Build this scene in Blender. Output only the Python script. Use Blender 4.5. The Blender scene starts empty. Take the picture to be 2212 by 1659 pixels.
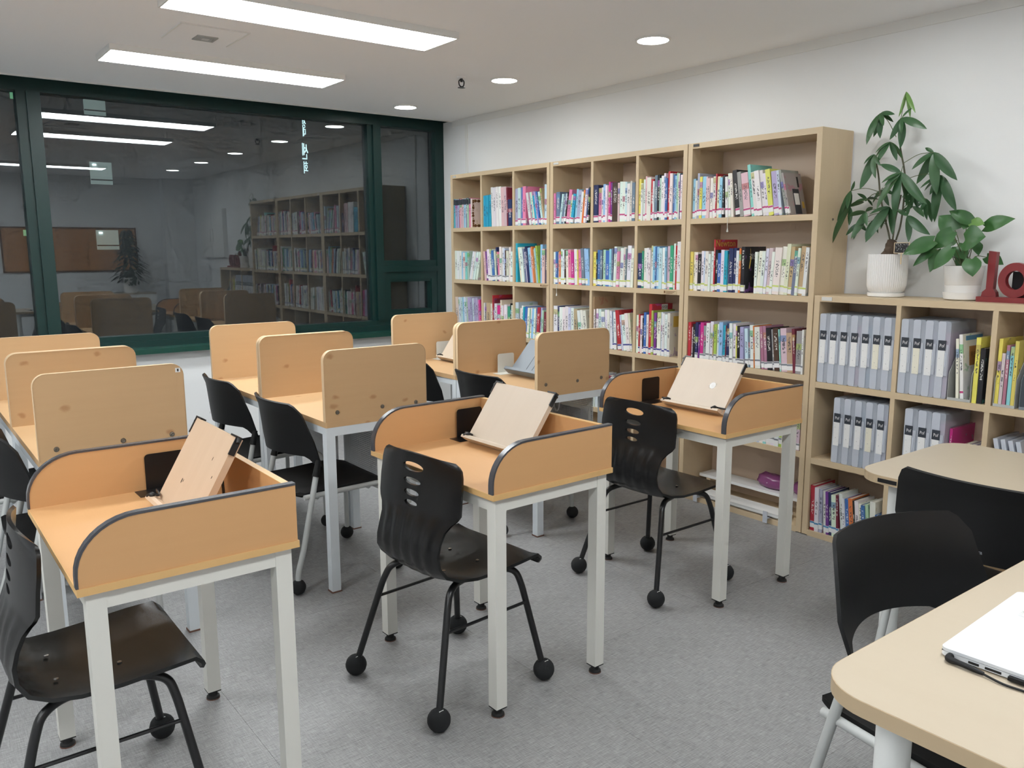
import bpy, bmesh, math, random
from mathutils import Vector, Matrix
R = math.radians
rnd = random.Random(7)
S = bpy.context.scene
C = S.collection

# ------------------------------------------------------------------ camera
cam_d = bpy.data.cameras.new('camera')
cam = bpy.data.objects.new('camera', cam_d); C.objects.link(cam)
cam_d.sensor_width = 36.0
cam_d.lens = 1778.5 / 2212 * 36.0
yaw, pitch, roll = R(37.37), R(9.33), R(-0.203)
fwd = Vector((math.sin(yaw) * math.cos(pitch), math.cos(yaw) * math.cos(pitch), -math.sin(pitch)))
rgt = Vector((math.cos(yaw), -math.sin(yaw), 0)); upv = rgt.cross(fwd)
CR = math.cos(roll) * rgt + math.sin(roll) * upv
CU = -math.sin(roll) * rgt + math.cos(roll) * upv
m = Matrix.Identity(4)
for i in range(3):
    m[i][0] = CR[i]; m[i][1] = CU[i]; m[i][2] = -fwd[i]
m[2][3] = 1.48
cam.matrix_world = m
cam_d.clip_start = 0.05; cam_d.clip_end = 200
S.camera = cam
# ------------------------------------------------------------------ world, exposure
w = bpy.data.worlds.new('night_sky'); S.world = w; w.use_nodes = True
w.node_tree.nodes['Background'].inputs[0].default_value = (0.016, 0.020, 0.026, 1)
w.node_tree.nodes['Background'].inputs[1].default_value = 1.0
S.view_settings.view_transform = 'Standard'
S.view_settings.look = 'None'
S.view_settings.exposure = 0.02
S.view_settings.gamma = 1.0
S.view_settings.use_curve_mapping = False
S.cycles.max_bounces = 6
S.cycles.diffuse_bounces = 4
S.cycles.use_adaptive_sampling = True
S.cycles.adaptive_threshold = 0.1
S.cycles.adaptive_min_samples = 10
S.cycles.glossy_bounces = 3
S.cycles.transparent_max_bounces = 8
S.cycles.sample_clamp_indirect = 6
PANEL_E, DOWN_E = 27.5, 50.0          # emission of the ceiling panels and the downlights

# ------------------------------------------------------------------ materials
class NT:
    def __init__(s, name):
        s.m = bpy.data.materials.new(name); s.m.use_nodes = True
        s.t = s.m.node_tree; s.n = s.t.nodes; s.l = s.t.links
        s.p = s.n['Principled BSDF']
    def add(s, typ, **kw):
        n = s.n.new(typ)
        for k, v in kw.items():
            if k.startswith('i_'):
                key = k[2:]; key = int(key) if key.isdigit() else key
                n.inputs[key].default_value = v
            else: setattr(n, k, v)
        return n
    def link(s, a, b): s.l.new(a, b)
    def math(s, op, a, b=None):
        n = s.n.new('ShaderNodeMath'); n.operation = op
        for i, v in enumerate((a, b)):
            if v is None: continue
            if isinstance(v, (int, float)): n.inputs[i].default_value = v
            else: s.l.new(v, n.inputs[i])
        return n.outputs[0]
    def mix(s, fac, a, b):
        n = s.n.new('ShaderNodeMix'); n.data_type = 'RGBA'
        for v, i in ((fac, 0), (a, 6), (b, 7)):
            if isinstance(v, (int, float)): n.inputs[i].default_value = v
            elif isinstance(v, tuple): n.inputs[i].default_value = (*v, 1) if len(v) == 3 else v
            else: s.l.new(v, n.inputs[i])
        return n.outputs[2]
    def bump(s, h, st=0.1, d=0.001):
        b = s.n.new('ShaderNodeBump'); b.inputs['Strength'].default_value = st; b.inputs['Distance'].default_value = d
        s.l.new(h, b.inputs['Height']); s.l.new(b.outputs[0], s.p.inputs['Normal'])

def plain(name, col, rough=0.5, metal=0.0, spec=0.5, bump=0.0, bscale=200, var=0.0):
    k = NT(name); p = k.p
    p.inputs['Base Color'].default_value = (*col, 1); p.inputs['Roughness'].default_value = rough
    p.inputs['Metallic'].default_value = metal; p.inputs['Specular IOR Level'].default_value = spec
    if bump or var:
        tc = k.add('ShaderNodeTexCoord')
        nz = k.add('ShaderNodeTexNoise', i_Scale=bscale, i_Detail=3.0); k.link(tc.outputs['Object'], nz.inputs['Vector'])
        if bump: k.bump(nz.outputs[0], bump, 0.001)
        if var:
            c2 = tuple(max(0, c * (1 - var)) for c in col)
            n2 = k.add('ShaderNodeTexNoise', i_Scale=3.0, i_Detail=4.0); k.link(tc.outputs['Object'], n2.inputs['Vector'])
            k.link(k.mix(n2.outputs[0], col, c2), p.inputs['Base Color'])
    return k.m

def wood(name, col, dark, axis='X', rough=0.45, fine=60, knots=None, streak=0.5, coat=0.0):
    k = NT(name); p = k.p
    tc = k.add('ShaderNodeTexCoord'); oi = k.add('ShaderNodeObjectInfo')
    off = k.add('ShaderNodeVectorMath', operation='ADD')
    sc = k.add('ShaderNodeVectorMath', operation='SCALE'); sc.inputs['Scale'].default_value = 9.0
    cx = k.add('ShaderNodeCombineXYZ')
    for i in range(3): k.link(oi.outputs['Random'], cx.inputs[i])
    k.link(cx.outputs[0], sc.inputs[0])
    k.link(tc.outputs['Object'], off.inputs[0]); k.link(sc.outputs[0], off.inputs[1])
    mp = k.add('ShaderNodeMapping'); k.link(off.outputs[0], mp.inputs[0])
    s = [1.0, 1.0, 1.0]; s['XYZ'.index(axis)] = 0.06
    mp.inputs['Scale'].default_value = s
    n1 = k.add('ShaderNodeTexNoise', i_Scale=float(fine), i_Detail=5.0, i_Roughness=0.6); k.link(mp.outputs[0], n1.inputs['Vector'])
    n2 = k.add('ShaderNodeTexNoise', i_Scale=9.0, i_Detail=3.0, i_Distortion=0.6); k.link(mp.outputs[0], n2.inputs['Vector'])
    f = k.math('MULTIPLY', k.math('ADD', k.math('MULTIPLY', n1.outputs[0], 0.6), k.math('MULTIPLY', n2.outputs[0], 0.6)), streak)
    c = k.mix(f, col, dark)
    if knots:
        m2 = k.add('ShaderNodeMapping'); k.link(off.outputs[0], m2.inputs[0])
        s2 = [1.0, 1.0, 1.0]; s2['XYZ'.index(axis)] = 0.7; m2.inputs['Scale'].default_value = s2
        sx_ = k.add('ShaderNodeSeparateXYZ'); k.link(m2.outputs[0], sx_.inputs[0]); c2_ = k.add('ShaderNodeCombineXYZ')
        k.link(sx_.outputs[0], c2_.inputs[0]); k.link(k.math('ADD', sx_.outputs[2], k.math('MULTIPLY', sx_.outputs[1], 1.0)), c2_.inputs[1])
        wn = k.add('ShaderNodeTexNoise', i_Scale=30.0, i_Detail=2.0); k.link(off.outputs[0], wn.inputs['Vector'])
        wv = k.add('ShaderNodeVectorMath', operation='SCALE'); wv.inputs['Scale'].default_value = 0.02; k.link(wn.outputs['Color'], wv.inputs[0])
        wa = k.add('ShaderNodeVectorMath', operation='ADD'); k.link(c2_.outputs[0], wa.inputs[0]); k.link(wv.outputs[0], wa.inputs[1])
        v = k.add('ShaderNodeTexVoronoi', i_Scale=9.0, i_Randomness=1.0); v.voronoi_dimensions = '2D'; k.link(wa.outputs[0], v.inputs['Vector'])
        rmp = k.add('ShaderNodeMapRange', i_1=0.03, i_2=0.13, i_3=1.0, i_4=0.0); rmp.clamp = True
        rmp.interpolation_type = 'SMOOTHSTEP'
        k.link(v.outputs['Distance'], rmp.inputs[0])
        # only some cells carry a knot
        sep = k.add('ShaderNodeSeparateColor')
        k.link(v.outputs['Color'], sep.inputs[0])
        sel = k.math('GREATER_THAN', sep.outputs[0], 0.72)
        c = k.mix(k.math('MULTIPLY', k.math('MULTIPLY', rmp.outputs[0], sel), 0.6), c, knots)
    k.link(c, p.inputs['Base Color'])
    p.inputs['Roughness'].default_value = rough
    p.inputs['Coat Weight'].default_value = coat
    k.bump(n1.outputs[0], 0.05, 0.0005)
    return k.m

def emit(name, col, e):
    k = NT(name); p = k.p
    p.inputs['Base Color'].default_value = (0.8, 0.8, 0.8, 1)
    p.inputs['Emission Color'].default_value = (*col, 1); p.inputs['Emission Strength'].default_value = e
    return k.m

M = {}
M['wall'] = plain('white_wall_paint', (0.85, 0.86, 0.865), 0.75, bump=0.02, bscale=260)
M['ceil'] = plain('ceiling_paint', (0.90, 0.91, 0.925), 0.85, bump=0.015, bscale=200)
M['walllow'] = plain('white_wall_paint_toned_down', (0.70, 0.715, 0.72), 0.75)  # same white wall paint, darkened to offset the strong panel light there
M['trim'] = plain('white_trim', (0.82, 0.82, 0.80), 0.5)
M['alu'] = plain('aluminium', (0.75, 0.75, 0.73), 0.35, 0.3)
M['green'] = plain('dark_green_window_frame', (0.004, 0.032, 0.029), 0.38, var=0.25)
M['greens'] = plain('green_window_sill', (0.010, 0.062, 0.046), 0.35, var=0.2)
M['maple_x'] = wood('maple_board_depth', (0.64, 0.505, 0.335), (0.51, 0.385, 0.235), 'X')
M['maple_y'] = wood('maple_board_long', (0.64, 0.505, 0.335), (0.51, 0.385, 0.235), 'Y')
M['maple_z'] = wood('maple_board_upright', (0.64, 0.505, 0.335), (0.51, 0.385, 0.235), 'Z')
M['mapleback'] = wood('bookcase_back_board', (0.68, 0.53, 0.40), (0.56, 0.42, 0.31), 'Y')
M['pine'] = wood('knotted_pine_laminate', (0.575, 0.375, 0.200), (0.475, 0.292, 0.141), 'X', knots=(0.33, 0.15, 0.05))
M['pineedge'] = wood('pine_edge_band', (0.68, 0.50, 0.31), (0.60, 0.42, 0.24), 'Z')
M['beech'] = wood('orange_beech_laminate', (0.61, 0.345, 0.155), (0.53, 0.285, 0.115), 'X', fine=45)
M['beechy'] = wood('orange_beech_laminate_long', (0.61, 0.345, 0.155), (0.53, 0.285, 0.115), 'Y', fine=45)
M['beechedge'] = wood('beech_edge_band', (0.68, 0.43, 0.18), (0.58, 0.34, 0.13), 'Y')
M['pale'] = wood('pale_beech_table', (0.485, 0.415, 0.315), (0.43, 0.355, 0.26), 'Y', fine=40, rough=0.38)
M['paleedge'] = wood('pale_beech_edge', (0.47, 0.36, 0.23), (0.41, 0.30, 0.18), 'Y')
M['stand'] = wood('pinkish_pine_board', (0.66, 0.49, 0.345), (0.52, 0.345, 0.215), 'Z', fine=30, streak=0.75)
M['standl'] = wood('pale_pine_board', (0.56, 0.475, 0.38), (0.48, 0.385, 0.29), 'Z', fine=30, streak=0.6)
M['whitemetal'] = plain('white_powder_coat', (0.70, 0.71, 0.69), 0.4)
M['creammetal'] = plain('cream_powder_coat', (0.66, 0.65, 0.60), 0.42)
M['greymetal'] = plain('grey_powder_coat', (0.44, 0.45, 0.44), 0.4)
M['bluemetal'] = plain('bluish_white_steel', (0.62, 0.66, 0.69), 0.4)
M['black'] = plain('black_plastic', (0.0060, 0.0062, 0.0068), 0.48, spec=0.32, bump=0.05, bscale=900)
M['blackg'] = plain('glossy_black_shell', (0.0065, 0.0066, 0.0070), 0.27, spec=0.42, bump=0.03, bscale=700)
M['blacks'] = plain('black_seat_pad', (0.0065, 0.0065, 0.0068), 0.6, spec=0.3, bump=0.2, bscale=900)
M['blackm'] = plain('black_metal', (0.008, 0.008, 0.009), 0.32)
M['felt'] = plain('black_felt_ball', (0.010, 0.011, 0.012), 0.95, bump=0.6, bscale=400)
M['tmold'] = plain('grey_black_edge_trim', (0.065, 0.065, 0.073), 0.25)
M['rubber'] = plain('black_rubber', (0.012, 0.012, 0.012), 0.7)
M['brownpad'] = plain('brown_felt_pad', (0.14, 0.07, 0.05), 0.9)
M['screw'] = plain('dark_screw', (0.22, 0.20, 0.17), 0.3, 0.8)
M['screwl'] = plain('steel_screw', (0.65, 0.62, 0.58), 0.25, 0.9)
M['paper'] = plain('page_edges', (0.68, 0.65, 0.57), 0.8, bump=0.3, bscale=600)
M['white'] = plain('white_paper', (0.80, 0.80, 0.79), 0.6)
M['pot'] = plain('white_ceramic', (0.80, 0.79, 0.77), 0.3)
M['soil'] = plain('soil', (0.03, 0.02, 0.015), 0.95, bump=0.8, bscale=120)
M['red'] = plain('dark_red_paint', (0.23, 0.022, 0.025), 0.4, var=0.15)
M['bark'] = plain('brown_bark', (0.085, 0.055, 0.035), 0.8, bump=0.6, bscale=60)
M['stem'] = plain('green_stem', (0.10, 0.13, 0.05), 0.6)
M['stemd'] = plain('brown_green_stem', (0.09, 0.085, 0.05), 0.6)
M['laptop'] = plain('white_laptop_shell', (0.66, 0.68, 0.71), 0.35)
M['port'] = plain('black_port', (0.01, 0.01, 0.012), 0.4)
M['steelgrey'] = plain('grey_slotted_stand', (0.20, 0.23, 0.26), 0.4)
M['offwhite'] = plain('off_white_plastic', (0.66, 0.66, 0.61), 0.45)
M['pinkbag'] = plain('purple_pouch', (0.27, 0.075, 0.21), 0.18, bump=0.5, bscale=40)
M['cork'] = wood('orange_board', (0.62, 0.30, 0.12), (0.50, 0.22, 0.08), 'X')
M['tagblack'] = plain('chalkboard', (0.012, 0.012, 0.014), 0.7)
M['whiteprint'] = plain('white_print', (0.75, 0.75, 0.75), 0.6)
M['blackprint'] = plain('black_print', (0.02, 0.02, 0.02), 0.6)
M['greyprint'] = plain('grey_print', (0.30, 0.31, 0.33), 0.6)
M['goldprint'] = plain('gold_print', (0.62, 0.42, 0.08), 0.6)
M['darkprint'] = plain('brown_print', (0.16, 0.07, 0.02), 0.6)
M['labelblack'] = plain('dark_label', (0.035, 0.042, 0.055), 0.5)
M['panel'] = emit('light_panel_diffuser', (0.95, 0.985, 1.0), PANEL_E)
M['down'] = emit('downlight_diffuser', (0.97, 1.0, 0.97), DOWN_E)
M['signlight'] = emit('sign_light', (0.72, 0.95, 1.0), 1.6)
M['stairlight'] = emit('lit_stairwell', (0.55, 0.68, 0.62), 0.32)
M['stairlamp'] = emit('stairwell_lamp', (0.85, 1.0, 1.0), 3.0)
M['exitsign'] = emit('exit_sign_green', (0.25, 0.75, 0.35), 0.5)
M['nightwall'] = plain('dark_facade', (0.02, 0.022, 0.026), 0.9)

def glass_mat():
    k = NT('window_glass'); k.n.remove(k.p)
    out = k.n['Material Output']
    tr = k.add('ShaderNodeBsdfTransparent', i_Color=(0.80, 0.86, 0.86, 1))
    gl = k.add('ShaderNodeBsdfGlossy', i_Roughness=0.004, i_Color=(0.95, 0.97, 1.0, 1))
    fr = k.add('ShaderNodeFresnel', i_IOR=1.5)
    f = k.math('ADD', k.math('MULTIPLY', fr.outputs[0], 0.9), 0.055)
    mx = k.add('ShaderNodeMixShader'); k.link(f, mx.inputs[0]); k.link(tr.outputs[0], mx.inputs[1]); k.link(gl.outputs[0], mx.inputs[2])
    tc = k.add('ShaderNodeTexCoord'); mp = k.add('ShaderNodeMapping'); mp.inputs['Scale'].default_value = (3.0, 1.0, 0.5); k.link(tc.outputs['Object'], mp.inputs[0])
    nz = k.add('ShaderNodeTexNoise', i_Scale=1.5, i_Detail=4.0); k.link(mp.outputs[0], nz.inputs['Vector'])
    df = k.add('ShaderNodeBsdfDiffuse', i_Color=(0.55, 0.60, 0.66, 1)); m3 = k.add('ShaderNodeMixShader')
    k.link(k.math('MULTIPLY', nz.outputs[0], 0.05), m3.inputs[0]); k.link(mx.outputs[0], m3.inputs[1]); k.link(df.outputs[0], m3.inputs[2])
    k.link(m3.outputs[0], out.inputs[0])
    return k.m
M['glass'] = glass_mat()

def floor_mat():
    k = NT('woven_grey_vinyl'); p = k.p
    tc = k.add('ShaderNodeTexCoord'); fs = []
    for sc in ((22, 330, 1), (330, 22, 1)):
        mp = k.add('ShaderNodeMapping'); mp.inputs['Scale'].default_value = sc
        k.link(tc.outputs['Object'], mp.inputs[0])
        n = k.add('ShaderNodeTexNoise', i_Scale=1.0, i_Detail=4.0, i_Roughness=0.7); k.link(mp.outputs[0], n.inputs['Vector'])
        fs.append(n.outputs[0])
    big = k.add('ShaderNodeTexNoise', i_Scale=2.2, i_Detail=3.0); k.link(tc.outputs['Object'], big.inputs['Vector'])
    a = k.math('ADD', k.math('MULTIPLY', fs[0], 0.62), k.math('MULTIPLY', fs[1], 0.38))
    a = k.math('MULTIPLY', k.math('SUBTRACT', a, 0.33), 2.7)
    c = k.mix(a, (0.11, 0.11, 0.11), (0.465, 0.462, 0.46))
    c = k.mix(k.math('MULTIPLY', big.outputs[0], 0.25), c, (0.22, 0.22, 0.225))
    k.link(c, p.inputs['Base Color']); p.inputs['Roughness'].default_value = 0.42
    p.inputs['Specular IOR Level'].default_value = 0.4
    k.bump(fs[0], 0.12, 0.0006)
    return k.m
M['floor'] = floor_mat()
M['subfloor'] = plain('grey_subfloor', (0.20, 0.20, 0.20), 0.8)

def book_mat():
    # cover colour comes from the object's own colour; title marks and a band of print on the spine
    k = NT('book_cover'); p = k.p
    oi = k.add('ShaderNodeObjectInfo'); tc = k.add('ShaderNodeTexCoord')
    g = k.add('ShaderNodeSeparateXYZ'); k.link(tc.outputs['Generated'], g.inputs[0])
    o = k.add('ShaderNodeSeparateXYZ'); k.link(tc.outputs['Object'], o.inputs[0])
    rn = oi.outputs['Random']
    lum = k.add('ShaderNodeRGBToBW'); k.link(oi.outputs['Color'], lum.inputs[0])
    light = k.math('GREATER_THAN', lum.outputs[0], 0.30)
    spine = k.math('LESS_THAN', g.outputs[0], 0.03)
    # glyph-like marks
    cv = k.add('ShaderNodeCombineXYZ')
    k.link(k.math('MULTIPLY', o.outputs[1], 170.0), cv.inputs[0])
    k.link(k.math('ADD', k.math('MULTIPLY', o.outputs[2], 120.0), k.math('MULTIPLY', rn, 90.0)), cv.inputs[1])
    k.link(k.math('MULTIPLY', rn, 60.0), cv.inputs[2])
    nz = k.add('ShaderNodeTexNoise', i_Scale=1.0, i_Detail=1.5); k.link(cv.outputs[0], nz.inputs['Vector'])
    mark = k.math('GREATER_THAN', nz.outputs[0], 0.52)
    yc = k.math('LESS_THAN', k.math('ABSOLUTE', k.math('SUBTRACT', g.outputs[1], 0.5)), 0.24)
    r3 = k.math('FRACT', k.math('MULTIPLY', rn, 7.31))
    lo = k.math('ADD', 0.30, k.math('MULTIPLY', r3, 0.22))
    zc = k.math('MULTIPLY', k.math('GREATER_THAN', g.outputs[2], lo), k.math('LESS_THAN', g.outputs[2], k.math('ADD', 0.62, k.math('MULTIPLY', r3, 0.30))))
    title = k.math('MULTIPLY', k.math('MULTIPLY', mark, yc), k.math('MULTIPLY', zc, spine))
    # a band or block of another colour on some spines
    r4 = k.math('FRACT', k.math('MULTIPLY', rn, 13.7))
    hasb = k.math('GREATER_THAN', r4, 0.62)
    bz = k.math('LESS_THAN', k.math('ABSOLUTE', k.math('SUBTRACT', g.outputs[2], k.math('ADD', 0.55, k.math('MULTIPLY', r3, 0.4)))), 0.07)
    band = k.math('MULTIPLY', k.math('MULTIPLY', hasb, bz), spine)
    hue = k.add('ShaderNodeHueSaturation', i_Color=(0.45, 0.12, 0.08, 1), i_Saturation=0.9); k.link(k.math('FRACT', k.math('MULTIPLY', rn, 5.17)), hue.inputs['Hue'])
    c = k.mix(k.math('MULTIPLY', band, 0.75), oi.outputs['Color'], hue.outputs[0])
    tcol = k.mix(light, (0.75, 0.74, 0.70), (0.05, 0.05, 0.07))
    c = k.mix(k.math('MULTIPLY', title, 0.85), c, tcol)
    # blotches of print on the boards
    n2 = k.add('ShaderNodeTexNoise', i_Scale=18.0, i_Detail=2.0); k.link(tc.outputs['Object'], n2.inputs['Vector'])
    art = k.math('MULTIPLY', k.math('GREATER_THAN', n2.outputs[0], 0.60), k.math('SUBTRACT', 1.0, spine))
    c = k.mix(k.math('MULTIPLY', art, 0.45), c, hue.outputs[0])
    k.link(c, p.inputs['Base Color']); p.inputs['Roughness'].default_value = 0.35
    return k.m
M['book'] = book_mat()
for nm, col in dict(pink=(0.50, 0.06, 0.20), lime=(0.55, 0.62, 0.18), navy=(0.06, 0.07, 0.28), blue=(0.10, 0.28, 0.50), grey=(0.22, 0.23, 0.26)).items():
    M['band_' + nm] = plain('call_number_band_' + nm, col, 0.5)
M['callwhite'] = plain('call_number_label', (0.80, 0.80, 0.80), 0.4)

def marks_mat(name, base, ink, sc, thr=0.55):
    k = NT(name); p = k.p; tc = k.add('ShaderNodeTexCoord')
    n = k.add('ShaderNodeTexNoise', i_Scale=sc, i_Detail=1.5); k.link(tc.outputs['Object'], n.inputs['Vector'])
    k.link(k.mix(k.math('GREATER_THAN', n.outputs[0], thr), base, ink), p.inputs['Base Color']); p.inputs['Roughness'].default_value = 0.6
    return k.m
M['nameslip'] = marks_mat('name_slip', (0.78, 0.78, 0.77), (0.35, 0.35, 0.37), 120, 0.71)
M['slipc'] = marks_mat('cream_name_slip', (0.78, 0.75, 0.62), (0.35, 0.35, 0.37), 120, 0.71)
M['tagprint'] = marks_mat('chalk_writing', (0.012, 0.012, 0.014), (0.5, 0.5, 0.5), 260, 0.62)

def clear_mat(name, col, alpha, rough=0.3):
    k = NT(name); p = k.p
    p.inputs['Base Color'].default_value = (*col, 1); p.inputs['Roughness'].default_value = rough
    p.inputs['Alpha'].default_value = alpha
    return k.m
M['clear'] = clear_mat('frosted_plastic', (0.62, 0.67, 0.75), 0.52, 0.4)
M['clearlid'] = clear_mat('frosted_plastic_lid', (0.70, 0.74, 0.82), 0.62, 0.3)
M['sleeve'] = clear_mat('clear_sleeve', (0.66, 0.70, 0.78), 0.8, 0.25)
M['pouchclear'] = clear_mat('shiny_clear_film', (0.55, 0.32, 0.50), 0.35, 0.08)

def mesh_mat():
    k = NT('perforated_steel'); p = k.p; out = k.n['Material Output']
    p.inputs['Base Color'].default_value = (0.42, 0.44, 0.45, 1); p.inputs['Roughness'].default_value = 0.4
    tc = k.add('ShaderNodeTexCoord'); sp = k.add('ShaderNodeSeparateXYZ'); k.link(tc.outputs['Object'], sp.inputs[0])
    fs = []
    for i in (1, 2):
        fr = k.math('FRACT', k.math('MULTIPLY', sp.outputs[i], 100.0))
        d = k.math('SUBTRACT', fr, 0.5); fs.append(k.math('MULTIPLY', d, d))
    hole = k.math('LESS_THAN', k.math('ADD', fs[0], fs[1]), 0.085)
    tr = k.add('ShaderNodeBsdfTransparent'); mx = k.add('ShaderNodeMixShader')
    k.link(hole, mx.inputs[0]); k.link(p.outputs[0], mx.inputs[1]); k.link(tr.outputs[0], mx.inputs[2]); k.link(mx.outputs[0], out.inputs[0])
    return k.m
M['perf'] = mesh_mat()

def leaf_mat(name, a, b, rough=0.35):
    k = NT(name); p = k.p; tc = k.add('ShaderNodeTexCoord'); oi = k.add('ShaderNodeObjectInfo')
    n = k.add('ShaderNodeTexNoise', i_Scale=25.0, i_Detail=2.0); k.link(tc.outputs['Object'], n.inputs['Vector'])
    f = k.math('MULTIPLY', k.math('ADD', n.outputs[0], oi.outputs['Random']), 0.5)
    k.link(k.mix(f, a, b), p.inputs['Base Color']); p.inputs['Roughness'].default_value = rough
    return k.m
M['leaf'] = leaf_mat('money_tree_leaf', (0.020, 0.075, 0.028), (0.055, 0.135, 0.050))
M['leafy'] = leaf_mat('young_leaf', (0.12, 0.26, 0.06), (0.18, 0.32, 0.09))
M['leaf2'] = leaf_mat('heart_leaf', (0.022, 0.090, 0.022), (0.060, 0.170, 0.045))
M['leafd'] = leaf_mat('dark_shrub_leaf', (0.010, 0.035, 0.012), (0.025, 0.060, 0.022))

# ------------------------------------------------------------------ mesh helpers
def box(bm, x0, x1, y0, y1, z0, z1, mi=0):
    v = [bm.verts.new((x, y, z)) for x in (x0, x1) for y in (y0, y1) for z in (z0, z1)]
    for f in ((0, 1, 3, 2), (4, 6, 7, 5), (0, 4, 5, 1), (2, 3, 7, 6), (0, 2, 6, 4), (1, 5, 7, 3)):
        bm.faces.new([v[i] for i in f]).material_index = mi
    return v

def prism(bm, pts, axis, a, b, mi=0):
    # polygon pts (u, v) extruded along axis from a to b
    def P(u, v, t): return {'X': (t, u, v), 'Y': (u, t, v), 'Z': (u, v, t)}[axis]
    A = [bm.verts.new(P(u, v, a)) for u, v in pts]; B = [bm.verts.new(P(u, v, b)) for u, v in pts]
    n = len(pts)
    bm.faces.new(A).material_index = mi; bm.faces.new(B[::-1]).material_index = mi
    for i in range(n):
        bm.faces.new((A[i], B[i], B[(i + 1) % n], A[(i + 1) % n])).material_index = mi

def tube(bm, pts, r, n=10, caps=True):
    pts = [Vector(p) for p in pts]; rings = []; prev = None
    rr = r if isinstance(r, (list, tuple)) else [r] * len(pts)
    for i, p in enumerate(pts):
        d = (pts[min(i + 1, len(pts) - 1)] - pts[max(i - 1, 0)]).normalized()
        if prev is None:
            a = Vector((0, 0, 1)) if abs(d.z) < 0.9 else Vector((1, 0, 0)); u = d.cross(a).normalized()
        else: u = (prev - d * prev.dot(d)).normalized()
        prev = u; v = d.cross(u)
        rings.append([bm.verts.new(p + rr[i] * (math.cos(t) * u + math.sin(t) * v)) for t in [2 * math.pi * j / n for j in range(n)]])
    for a, b in zip(rings, rings[1:]):
        for j in range(n): bm.faces.new((a[j], a[(j + 1) % n], b[(j + 1) % n], b[j]))
    if caps: bm.faces.new(rings[0][::-1]); bm.faces.new(rings[-1])

def smooth_path(pts, k=5):
    pts = [Vector(p) for p in pts]; q = [pts[0] * 2 - pts[1]] + pts + [pts[-1] * 2 - pts[-2]]; out = []
    for i in range(1, len(q) - 2):
        for j in range(k):
            t = j / k; a, b, c, d = q[i - 1], q[i], q[i + 1], q[i + 2]
            out.append(0.5 * ((2 * b) + (c - a) * t + (2 * a - 5 * b + 4 * c - d) * t * t + (3 * b - a - 3 * c + d) * t ** 3))
    out.append(pts[-1]); return out

def fillet(pts, rad, k=5):
    pts = [Vector(p) for p in pts]; out = [pts[0]]
    for i in range(1, len(pts) - 1):
        p, a, b = pts[i], pts[i - 1], pts[i + 1]
        da, db = (a - p), (b - p); r_ = min(rad, da.length * 0.45, db.length * 0.45)
        s, e = p + da.normalized() * r_, p + db.normalized() * r_
        for j in range(k + 1):
            t = j / k; out.append(s.lerp(p, t).lerp(p.lerp(e, t), t))
    out.append(pts[-1]); return out

def lathe(bm, prof, n=28, c=(0, 0, 0), flute=0.0):
    rings = []
    for r, z in prof:
        ring = []
        for j in range(n):
            t = 2 * math.pi * j / n
            q = r * (1 + flute * (0.5 + 0.5 * math.cos(56 * t))) if flute and r > 0.079 else r
            ring.append(bm.verts.new((c[0] + q * math.cos(t), c[1] + q * math.sin(t), c[2] + z)))
        rings.append(ring)
    for a, b in zip(rings, rings[1:]):
        for j in range(n): bm.faces.new((a[j], a[(j + 1) % n], b[(j + 1) % n], b[j]))
    bm.faces.new(rings[0][::-1]); bm.faces.new(rings[-1])

def sphere(bm, c, r, n=16):
    bmesh.ops.create_uvsphere(bm, u_segments=n, v_segments=n // 2 + 2, radius=r, matrix=Matrix.Translation(c))

def rrect(x0, x1, y0, y1, r, k=6, corners=(1, 1, 1, 1)):
    pts = []
    for (cx, cy, a0, on) in ((x1 - r, y1 - r, 0, corners[0]), (x0 + r, y1 - r, 90, corners[1]), (x0 + r, y0 + r, 180, corners[2]), (x1 - r, y0 + r, 270, corners[3])):
        if on:
            for j in range(k + 1):
                t = R(a0 + 90 * j / k); pts.append((cx + r * math.cos(t), cy + r * math.sin(t)))
        else:
            pts.append((cx + r * (1 if a0 in (0, 270) else -1), cy + r * (1 if a0 in (0, 90) else -1)))
    return pts

def obj(name, bm, mat, parent=None, smooth=False, bevel=0.0, mats=None):
    if bevel:
        es = [e for e in bm.edges if len(e.link_faces) == 2 and e.calc_face_angle(0) > 0.6]
        bmesh.ops.bevel(bm, geom=es, offset=bevel, segments=2, affect='EDGES', profile=0.6)
    bmesh.ops.recalc_face_normals(bm, faces=bm.faces)
    me = bpy.data.meshes.new(name); bm.to_mesh(me); bm.free()
    for x in (mats or [mat]): me.materials.append(M[x] if isinstance(x, str) else x)
    if smooth:
        me.polygons.foreach_set('use_smooth', [True] * len(me.polygons))
        if smooth != 'all':
            bm2 = bmesh.new(); bm2.from_mesh(me)
            for e in bm2.edges:
                if len(e.link_faces) == 2 and e.calc_face_angle(0) > 0.7: e.smooth = False
            bm2.to_mesh(me); bm2.free()
    o = bpy.data.objects.new(name, me); C.objects.link(o)
    if parent is not None: o.parent = parent
    return o

def nb(): return bmesh.new()
def bx(name, mat, parent, *a, bevel=0.0, smooth=False):
    b = nb(); box(b, *a); return obj(name, b, mat, parent, smooth, bevel)
def tb(name, mat, parent, pts, r, n=10):
    b = nb(); tube(b, pts, r, n); return obj(name, b, mat, parent, True)

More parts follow.
